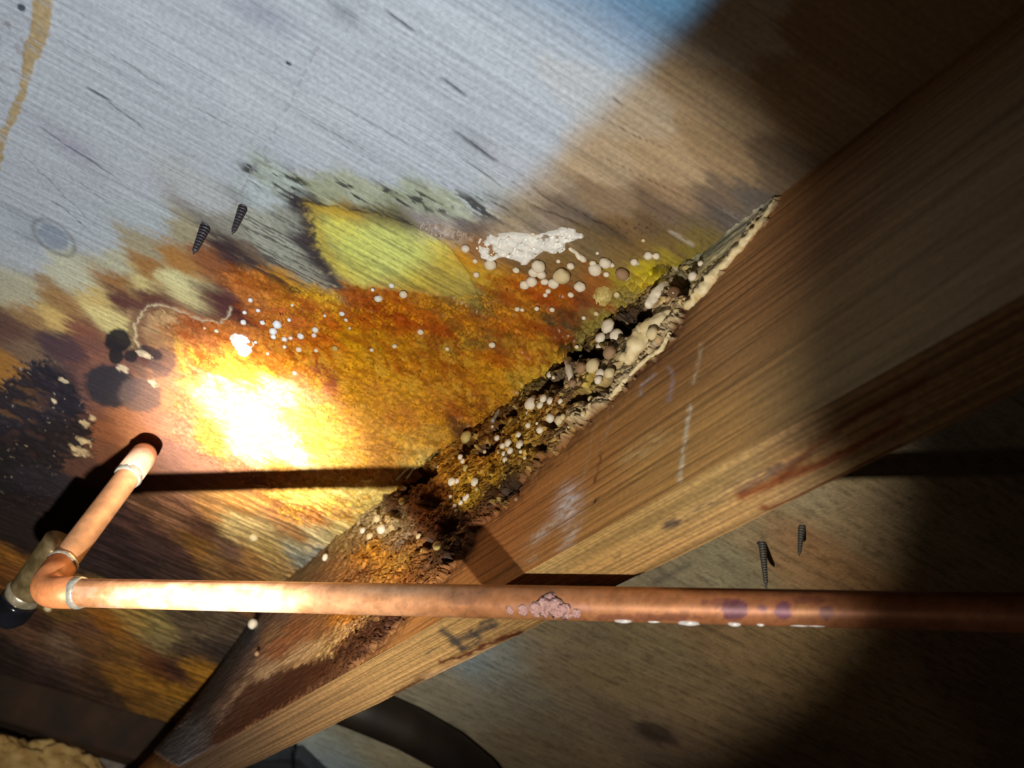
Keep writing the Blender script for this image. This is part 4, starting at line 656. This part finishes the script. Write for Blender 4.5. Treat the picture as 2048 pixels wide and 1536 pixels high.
BALLS = [(932, 494, 8, 'w'), (953, 547, 6, 'w'), (951, 520, 5, 'w'), (982, 525, 10, 'w'), (1033, 538, 6, 'w'), (1078, 528, 12, 'w'), (1068, 541, 9, 'w'), (1084, 545, 9, 'w'), (1125, 546, 14, 'c'), (1142, 529, 7, 'w'), (1117, 521, 4, 'w'), (1050, 566, 9, 'w'), (1064, 559, 10, 'w'), (1108, 563, 10, 'w'), (1090, 560, 7, 'w'), (1161, 569, 11, 'w'), (1097, 580, 5, 'w'), (1091, 588, 5, 'w'), (1142, 587, 6, 'w'), (1191, 534, 12, 'w'), (1186, 524, 6, 'w'), (1211, 522, 10, 'w'), (1224, 528, 5, 'w'), (1213, 546, 6, 'w'), (1245, 543, 13, 'b'), (1252, 552, 6, 'w'), (1297, 508, 8, 'w'), (1313, 509, 7, 'w'), (1269, 521, 7, 'w'), (1274, 524, 5, 'w'), (1234, 587, 6, 'c'), (1193, 625, 5, 'c'), (1168, 634, 4, 'w'), (1035, 616, 5, 'w'), (1045, 618, 4, 'w'), (1074, 615, 5, 'w'), (1105, 617, 5, 'w'), (1287, 479, 4, 'c'), (1195, 505, 3, 'w'), (1066, 467, 5, 'w'),
 (784, 569, 5, 'w'), (758, 594, 7, 'w'), (808, 586, 7, 'w'), (746, 578, 4, 'w'), (685, 625, 5, 'w'), (693, 638, 4, 'w'), (526, 643, 5, 'w'), (556, 645, 8, 'w'), (548, 659, 7, 'w'), (603, 670, 6, 'w'), (632, 657, 6, 'w'), (629, 668, 5, 'w'), (599, 696, 6, 'w'), (570, 692, 4, 'w'), (671, 694, 6, 'y'), (633, 699, 4, 'w'), (842, 661, 6, 'w'), (790, 690, 5, 'w'), (744, 698, 4, 'w'), (895, 696, 4, 'w'), (985, 687, 6, 'w'), (579, 638, 4, 'w'), (517, 619, 4, 'w'), (585, 609, 3, 'w'), (548, 671, 5, 'w'), (536, 706, 3, 'w'), (502, 598, 5, 'w'), (488, 642, 5, 'w'), (490, 623, 4, 'w'), (434, 660, 4, 'c'), (410, 655, 3, 'c'), (600, 668, 4, 'w'), (582, 674, 4, 'w'), (570, 676, 5, 'w'), (512, 683, 3, 'w'), (590, 744, 4, 'w'), (650, 630, 3, 'w'), (700, 655, 3, 'w'),
 (1404, 529, 5, 'w'), (1391, 556, 9, 'w'), (1225, 657, 13, 'w'), (1208, 680, 11, 'w'), (1202, 696, 7, 'w'), (1242, 678, 15, 'w'), (1313, 672, 13, 'c'), (1334, 651, 7, 'c'), (1228, 711, 13, 'b'), (1303, 693, 7, 'c'), (1252, 718, 10, 'c'), (1164, 714, 3, 'w'), (1154, 692, 4, 'w'), (1127, 702, 5, 'w'), (1170, 741, 12, 'b'), (1196, 738, 15, 'c'), (1207, 752, 10, 'w'), (1226, 751, 11, 'c'), (1202, 763, 8, 'w'), (1113, 732, 5, 'w'), (1104, 752, 7, 'w'), (1111, 757, 5, 'w'), (1063, 779, 7, 'w'), (1070, 813, 13, 'w'), (1072, 800, 7, 'w'), (1092, 800, 8, 'w'), (1085, 813, 7, 'w'), (1106, 805, 8, 'w'), (1061, 828, 6, 'w'), (1107, 840, 10, 'w'), (1124, 844, 9, 'c'), (1130, 836, 6, 'c'), (1060, 853, 6, 'w'), (1076, 848, 3, 'w'), (1085, 863, 8, 'w'), (1041, 873, 6, 'w'), (998, 878, 6, 'w'), (1022, 889, 8, 'w'), (1009, 894, 6, 'w'), (1045, 892, 8, 'w'), (1025, 904, 7, 'w'), (1044, 905, 4, 'w'), (1011, 909, 5, 'w'), (1014, 922, 6, 'w'), (1018, 914, 5, 'w'), (940, 878, 11, 'y'), (987, 854, 3, 'w'), (909, 966, 8, 'w'), (918, 964, 5, 'w'), (955, 967, 8, 'w'), (882, 936, 5, 'c'), (925, 916, 6, 'w'), (929, 924, 5, 'w'), (937, 939, 7, 'y'), (935, 999, 6, 'w'), (938, 994, 5, 'w'), (925, 1007, 5, 'w'), (913, 1014, 5, 'w'), (915, 1024, 4, 'w'), (904, 995, 4, 'w'), (956, 980, 4, 'y'), (730, 1063, 6, 'w'), (655, 1117, 6, 'w'), (509, 1070, 8, 'c'), (513, 1251, 9, 'w'), (518, 1309, 5, 'b'), (98, 1213, 6, 'c'), (808, 1005, 6, 'y'), (760, 1040, 8, 'c'), (770, 1062, 10, 'w'), (745, 1075, 7, 'c'), (1150, 770, 8, 'b'), (1125, 805, 6, 'w'), (1163, 770, 6, 'b'), (1195, 812, 7, 'b'), (1170, 830, 6, 'c'), (1185, 800, 6, 'c'), (1140, 858, 5, 'c'), (1128, 868, 5, 'b'), (1000, 905, 4, 'y'), (972, 905, 4, 'c'), (1052, 917, 4, 'c'), (1035, 1000, 4, 'b'), (850, 1105, 6, 'y'), (880, 1095, 8, 'y'), (842, 1075, 6, 'c')]
KW = {'w': 'white', 'c': 'cream', 'y': 'yellowed', 'b': 'tan'}
rb_ = random.Random(3)
def cluster(px, py, k):
    if py < 58 - .782 * (px - 1990) - 2:
        if k == 'b' and py < 480: return 'on the upper rim of the yellow patch'
        if px <= 720 and py > 590: return "on orange stain near the tide line" if py < 650 else "on orange stain beside the white patch" if px < 590 else "on orange stain right of the white patch"
        if px < 920: return "on golden crust below the yellow patch" if py > 540 else 'on the plywood'
        if py >= 600: return "in the row across the rusty stain"
        if px < 1066: return "below the white crust's left end"
        if px < 1180: return "below the white crust's right end"
        return "on greenish plywood right of the white crust"
    if px >= 1290: return 'beside the thick cream tongue on the joist'
    if px >= 1190: return "left of the thick cream joist tongue" if py < 725 else 'below the dark cavity on the joist'
    if px >= 1120: return "at the joist's dark cavity edge" if py < 790 else "on the joist crust's pale lower rim"
    if px >= 1050: return 'along the upper edge of the joist crust' if py < 790 else "in the tight bunch on the joist crust" if py < 835 else 'below the tight bunch on the joist crust'
    if px >= 990: return 'in the lower bunch on the golden joist crust'
    if px >= 900: return "on the golden crust above the shadow" if py < 950 else "at the golden joist crust's lower end"
    if px >= 700: return 'on the crumbled joist just above the pipe'
    return 'on the smooth stained joist near the elbow'
ORD = ['leftmost', 'second', 'third', 'fourth', 'fifth', 'sixth', 'seventh', 'eighth', 'ninth', 'tenth', 'eleventh', 'twelfth', 'thirteenth', 'fourteenth', 'fifteenth', 'sixteenth']
_cl = {}
for n_, q_ in enumerate(BALLS): _cl.setdefault((cluster(q_[0], q_[1], q_[3]), q_[3]), []).append(n_)
LABS = {}
for (ph, k_), ids in _cl.items():
    ids.sort(key=lambda n: BALLS[n][0])
    for o_, n_ in enumerate(ids):
        kw_ = KW[k_]; nm = 'fungus bead' if BALLS[n_][2] < 6 else 'fungus ball'
        t_ = f'only {kw_} {nm} {ph}' if len(ids) == 1 else f'leftmost {kw_} {nm} {ph}' if o_ == 0 else f'rightmost {kw_} {nm} {ph}' if o_ == len(ids) - 1 else f'{ORD[o_]} {kw_} {nm} from the left {ph}'
        LABS[n_] = (t_, f'{kw_} fungus {ph}')
for n_, (px_, py_, r_, k_) in enumerate(BALLS):
    p_, nn, wh = on_surface(px_, py_); r = r_ / pxmm(p_) * rb_.uniform(1.04, 1.16)
    c = p_ + nn * r * (.55 if wh == 'p' else .75)
    ob = bpy.data.objects.new('fungus_ball', BM_[(k_, rb_.randrange(4))]); ob.location = W(c)
    ob.scale = (r / 1000 * rb_.uniform(.92, 1.1), r / 1000 * rb_.uniform(.92, 1.1), r / 1000)
    ob.rotation_euler = (Vector(nn).to_track_quat('Z', 'Y').to_matrix() @ Matrix.Rotation(rb_.uniform(0, 6.28), 3, 'Z')).to_euler()
    lab, gp = LABS[n_]
    if (px_, py_) == (1125, 546): lab, gp = 'largest pale round fungus ball below the white crust', None
    if (px_, py_) == (513, 1251): lab, gp = 'single white fungus ball below the copper pipe at left', None
    if (px_, py_) == (98, 1213): lab, gp = 'single cream bead just under the copper elbow', None
    if (px_, py_) == (940, 878): lab, gp = 'lone yellowed fungus ball above the rotted joist crust', None
    ob['label'] = lab; ob['category'] = 'fungus'
    if gp: ob['group'] = gp
    COL.objects.link(ob)
def surf_pt(px, py, off=0.0):
    p_, nn, wh = on_surface(px, py); return p_ + nn * off
def fung_sweep(name, pts, rpx, mat, label, off=.6, lump=.5, seed=1, squash=1.0, n=20, res=5):
    P3 = [surf_pt(*q_) for q_ in pts]; rr = [r / pxmm(p_) for r, p_ in zip(rpx, P3)]
    path = []; rad = []
    for i in range(len(P3) - 1):
        for k in range(res): u = k / res; path.append(P3[i] * (1 - u) + P3[i + 1] * u); rad.append(rr[i] * (1 - u) + rr[i + 1] * u)
    path.append(P3[-1]); rad.append(rr[-1]); path = np.array(path)
    for _ in range(3): path[1:-1] = .25 * path[:-2] + .5 * path[1:-1] + .25 * path[2:]
    path = path + np.array([p_ * 0 for p_ in path]); wh = on_surface(*pts[len(pts) // 2])[1]; path = path + wh[None] * np.array(rad)[:, None] * off
    d0 = path[1] - path[0]; d1 = path[-1] - path[-2]; d0 /= np.linalg.norm(d0); d1 /= np.linalg.norm(d1)
    cap0 = [path[0] - d0 * rad[0] * math.sin(t_) for t_ in (1.45, 1.1, .75, .4)]; cap1 = [path[-1] + d1 * rad[-1] * math.sin(t_) for t_ in (.4, .75, 1.1, 1.45)]
    path = cap0 + list(path) + cap1; rad = [rad[0] * math.cos(t_) for t_ in (1.45, 1.1, .75, .4)] + rad + [rad[-1] * math.cos(t_) for t_ in (.4, .75, 1.1, 1.45)]
    V_, F_ = sweep(path, rad, n, lump=lump, seed=seed, squash=squash)
    ob = mesh_np(name, V_, F_, mat, None, label=label, category='fungus'); return origin_to(ob, surf_pt(*pts[len(pts) // 2]))
fung_sweep('fungus_tongue', [(1338, 632), (1318, 652), (1295, 672), (1275, 695), (1262, 720)], [12, 19, 22, 20, 12], M_FC, 'thick cream fungus tongue lying along the joist crust', .3, .5, 3, n=28, res=8)
fung_sweep('fungus_finger', [(1305, 612), (1318, 596), (1330, 580), (1339, 565)], [10, 12, 9, 10], M_FW, 'plump white fungus finger, larger of the pair beside the brown droplet', .9, .35, 5)
fung_sweep('fungus_finger', [(1300, 590), (1308, 580), (1314, 572)], [7, 8, 7], M_FW, 'short white fungus finger, smaller of the pair', .9, .3, 6)
fung_sweep('fungus_finger', [(1143, 725), (1145, 742), (1147, 760)], [8, 9, 6], M_FW, 'upright white fungus column at the lip of the dark cavity', .9, .4, 8)
fung_sweep('fungus_strand', [(1141, 497), (1152, 503), (1160, 512), (1168, 517)], [4, 4, 7, 6], M_FW, 'dumbbell shaped white fungus strand right of the crust', .5, .3, 9)
fung_sweep('mycelium_edge', [(1548, 402), (1520, 446), (1490, 482), (1460, 515), (1430, 550), (1400, 585), (1375, 612)], [3, 6, 8, 8, 11, 12, 8], M_FC, 'long cream mycelium ribbon between plywood and joist', .0, .9, 12, n=16, res=12)
fung_sweep('mycelium_edge', [(1340, 668), (1322, 700), (1296, 716), (1262, 748), (1238, 778), (1222, 795)], [4, 5, 4, 4, 6, 5], M_FC, 'thin cream mycelium rim under the fungus tongue', .2, .8, 13, n=14, res=12)
# amber droplet
mt, nt, bs = newmat('amber_droplet'); bs.inputs['Base Color'].default_value = (.55, .36, .22, 1); bs.inputs['Transmission Weight'].default_value = .75; bs.inputs['Roughness'].default_value = .08; bs.inputs['IOR'].default_value = 1.36
p_ = surf_pt(1356, 590); r = 13 / pxmm(p_); lump_obj('resin_droplet', p_ + np.array([0, r * .7, -r * .1]), r * .9, r * 1.15, r * .9, mt, None, .10, 1.3, 5, 3, label='clear brownish droplet clinging beside the fungus fingers', category='droplet')
# white crust on the sheet: thin lobed slab with holes
def crust(name, poly, thick, mat, label, seed, holes=.62, step=.45):
    Pp = np.array([atz(*q_)[:2] for q_ in poly]); x0, y0 = Pp.min(0) - 2; x1, y1 = Pp.max(0) + 2
    gx = np.arange(x0, x1, step); gy = np.arange(y0, y1, step); GX, GY = np.meshgrid(gx, gy, indexing='ij'); gx_, gy_ = GX.ravel(), GY.ravel()
    n_ = fbm(gx_ / 2.6, gy_ / 2.6, seed) - .5; d = polydist(gx_ + n_ * 3.0, gy_ + n_ * 3.0, Pp); ho = fbm(gx_ / 3.4, gy_ / 3.4, seed + 5, 3)
    d = np.minimum(d, (holes - ho) * 14); hh = thick * np.sqrt(np.clip(d / 2.2, 0, 1)) * (.7 + .6 * fbm(gx_ / 2.4, gy_ / 2.4, seed + 9))
    zz = np.array([sub_h(a_, b_) for a_, b_ in zip(gx_, gy_)]) - hh; F_ = grid_faces(len(gx), len(gy), True); keep = (d[F_].max(1) > 0); zz = np.where(d > 0, zz, zz + .8)
    u, inv = np.unique(F_[keep].ravel(), return_inverse=True); ob = mesh_np(name, np.stack([gx_, gy_, zz], 1)[u], inv.reshape(-1, 4), mat, None, label=label, category='fungus')
    return origin_to(ob, (*Pp.mean(0), 0))
M_FX = lump_mat('chalk_white_fungus', (226, 232, 236), (246, 250, 252), 260, rough=.6, bump=.2)
crust('fungus_crust', [(950, 498), (958, 478), (985, 468), (1030, 464), (1075, 470), (1104, 462), (1122, 454), (1150, 458), (1170, 474), (1150, 478), (1134, 486), (1120, 504), (1105, 506), (1088, 500), (1068, 516), (1048, 530), (1030, 518), (1005, 512), (985, 520), (962, 514)], 2.6, M_FX, 'lacy white fungal crust spread over the dark plywood', 601, .69)
crust('fungus_patch', [(458, 676), (470, 668), (488, 672), (504, 690), (502, 704), (490, 714), (474, 706), (464, 692)], 2.2, M_FW, 'irregular white fungus patch above the bright spot', 611, .74)
crust('fungus_dome', [(1188, 590), (1196, 574), (1212, 570), (1224, 582), (1226, 598), (1212, 606), (1196, 604)], 4.0, M_FY, 'pale broken fungus dome with a hole in the honeycomb', 621, .66)
crust('nodular_fungus', [(836, 450), (858, 440), (885, 450), (920, 460), (954, 468), (952, 482), (925, 480), (900, 477), (870, 471), (845, 462)], 3.0, M_FB, 'tan nodular fungus band along the top of the yellow patch', 631, .60)
# pale nail shanks sticking out of the rot
M_NAIL = lump_mat('pale_nail', (150, 146, 136), (196, 192, 180), 500, rough=.4, metal=.3)
for (q0, q1, lb_) in [((806, 958), (818, 936), 'pale nail shank at the end of the pipe shadow, left of two'), ((827, 956), (832, 934), 'pale nail shank at the end of the pipe shadow, right of two'), ((997, 842), (1000, 818), 'pale nail shank in the cavity above the fungus balls')]:
    a_ = surf_pt(*q0) + np.array([0, 4., -3]); b_ = surf_pt(*q1); V_, F_ = sweep(lin(b_, a_, 6), [1.1, 1.1, 1.1, 1.1, 1.2, 1.3], 10)
    origin_to(mesh_np('nail', V_, F_, M_NAIL, None, label=lb_, category='nail'), b_)

# ================================================================ FAR END: blocking board, foundation, foam
M_DK = lump_mat('dark_damp_wood', (34, 22, 15), (58, 38, 25), 26, rough=.8, bump=.4, dist=.003)
def obox(name, a_, b_, depth, z0, z1, mat, parent=None, **kw):
    """board from plan point a_ to b_, thickened by depth away from the camera"""
    a_ = np.array(a_, float); b_ = np.array(b_, float); e = (b_ - a_) / np.linalg.norm(b_ - a_); n_ = np.array([e[1], -e[0]]); n_ = n_ if n_[0] > 0 else -n_
    c = [a_, b_, b_ + n_ * depth, a_ + n_ * depth]; V_ = [(*q_, z0) for q_ in c] + [(*q_, z1) for q_ in c]
    F_ = [(0, 1, 2, 3), (7, 6, 5, 4), (0, 4, 5, 1), (1, 5, 6, 2), (2, 6, 7, 3), (3, 7, 4, 0)]; me = bpy.data.meshes.new(name); bm_ = bmesh.new(); vs = [bm_.verts.new(W(v)) for v in V_]
    for f_ in F_: bm_.faces.new([vs[i] for i in f_])
    bmesh.ops.recalc_face_normals(bm_, faces=bm_.faces[:]); bmesh.ops.bevel(bm_, geom=bm_.edges[:], offset=.0015, segments=2, affect='EDGES'); bm_.to_mesh(me); bm_.free(); me.materials.append(mat)
    return link(bpy.data.objects.new(name, me), parent, **kw)
ob = obox('blocking_board', (924, -78), (1046, 330), 38, 0, -50, M_DK, None, label='dark damp blocking board butting the joist at lower left', category='board')
M_WALL = lump_mat('grey_block', (92, 86, 84), (134, 126, 122), 50, rough=.9, bump=.5, dist=.002)
obox('wall_back', (964, -90), (1096, 360), 60, 0, -420, M_WALL, None, kind='structure', label='rough grey foundation wall below the blocking board')
M_FOAM = lump_mat('tan_foam', (170, 138, 82), (206, 178, 120), 70, rough=.85, bump=.8, dist=.003)
def at_x(px, py, xw):
    d = ray(px, py); return CP + d * (xw - CP[0]) / d[0]
foam = empty('foam_bead', at_x(90, 1520, 985), label='lumpy tan foam bead at the lower left corner', category='foam')
for k, (px_, py_, rx_, ry_) in enumerate([(40, 1524, 70, 30), (112, 1534, 56, 44), (0, 1496, 30, 22), (150, 1552, 60, 40)]):
    c = at_x(px_, py_, 985); lump_obj('foam_lobe', c, 14, rx_ / pxmm(c), ry_ / pxmm(c), M_FOAM, foam, .38, 2.4, 80 + k, 4)
# drain pipe and steel duct beyond the joist
M_ABS = lump_mat('dark_brown_plastic', (20, 13, 9), (30, 20, 13), 40, rough=.6)
hp = [atz(px_, py_, -22.0) for (px_, py_) in ((640, 1385), (735, 1422), (815, 1456), (895, 1500), (955, 1548), (1010, 1620))]
V_, F_ = sweep(smooth_path(hp, 60, 6), 22.0, 28); hose = mesh_np('drain_hose', V_, F_, M_ABS, None, label='dark brown drain hose crossing the plywood beyond the joist', category='hose'); origin_to(hose, hp[2])
M_DUCT = lump_mat('blue_grey_steel', (58, 62, 72), (80, 86, 98), 30, rough=.5, metal=.3)
q4 = [atz(px_, py_)[:2] for (px_, py_) in ((470, 1498), (606, 1490), (700, 1580), (520, 1660))]
me = bpy.data.meshes.new('steel_duct'); bm_ = bmesh.new(); lo_ = [bm_.verts.new(W((*q_, -16))) for q_ in q4]; hi_ = [bm_.verts.new(W((*q_, 0))) for q_ in q4]
bm_.faces.new(lo_); bm_.faces.new(hi_[::-1])
for i in range(4): bm_.faces.new((lo_[i], hi_[i], hi_[(i + 1) % 4], lo_[(i + 1) % 4]))
bmesh.ops.recalc_face_normals(bm_, faces=bm_.faces[:]); bm_.to_mesh(me); bm_.free(); me.materials.append(M_DUCT)
duct = link(bpy.data.objects.new('steel_duct', me), None, label='blue-grey steel duct end under the joist at bottom', category='duct'); origin_to(duct, (*np.mean(q4, 0), -8))
bpy.context.view_layer.update()
a_ = atz(585, 1496, -16); b_ = atz(588, 1560, -16); V_, F_ = sweep(lin(a_, b_, 4), 2.2, 8); mesh_np('seam', V_, F_, lump_mat('seam_black', (14, 14, 18), (24, 24, 30), 40), duct)
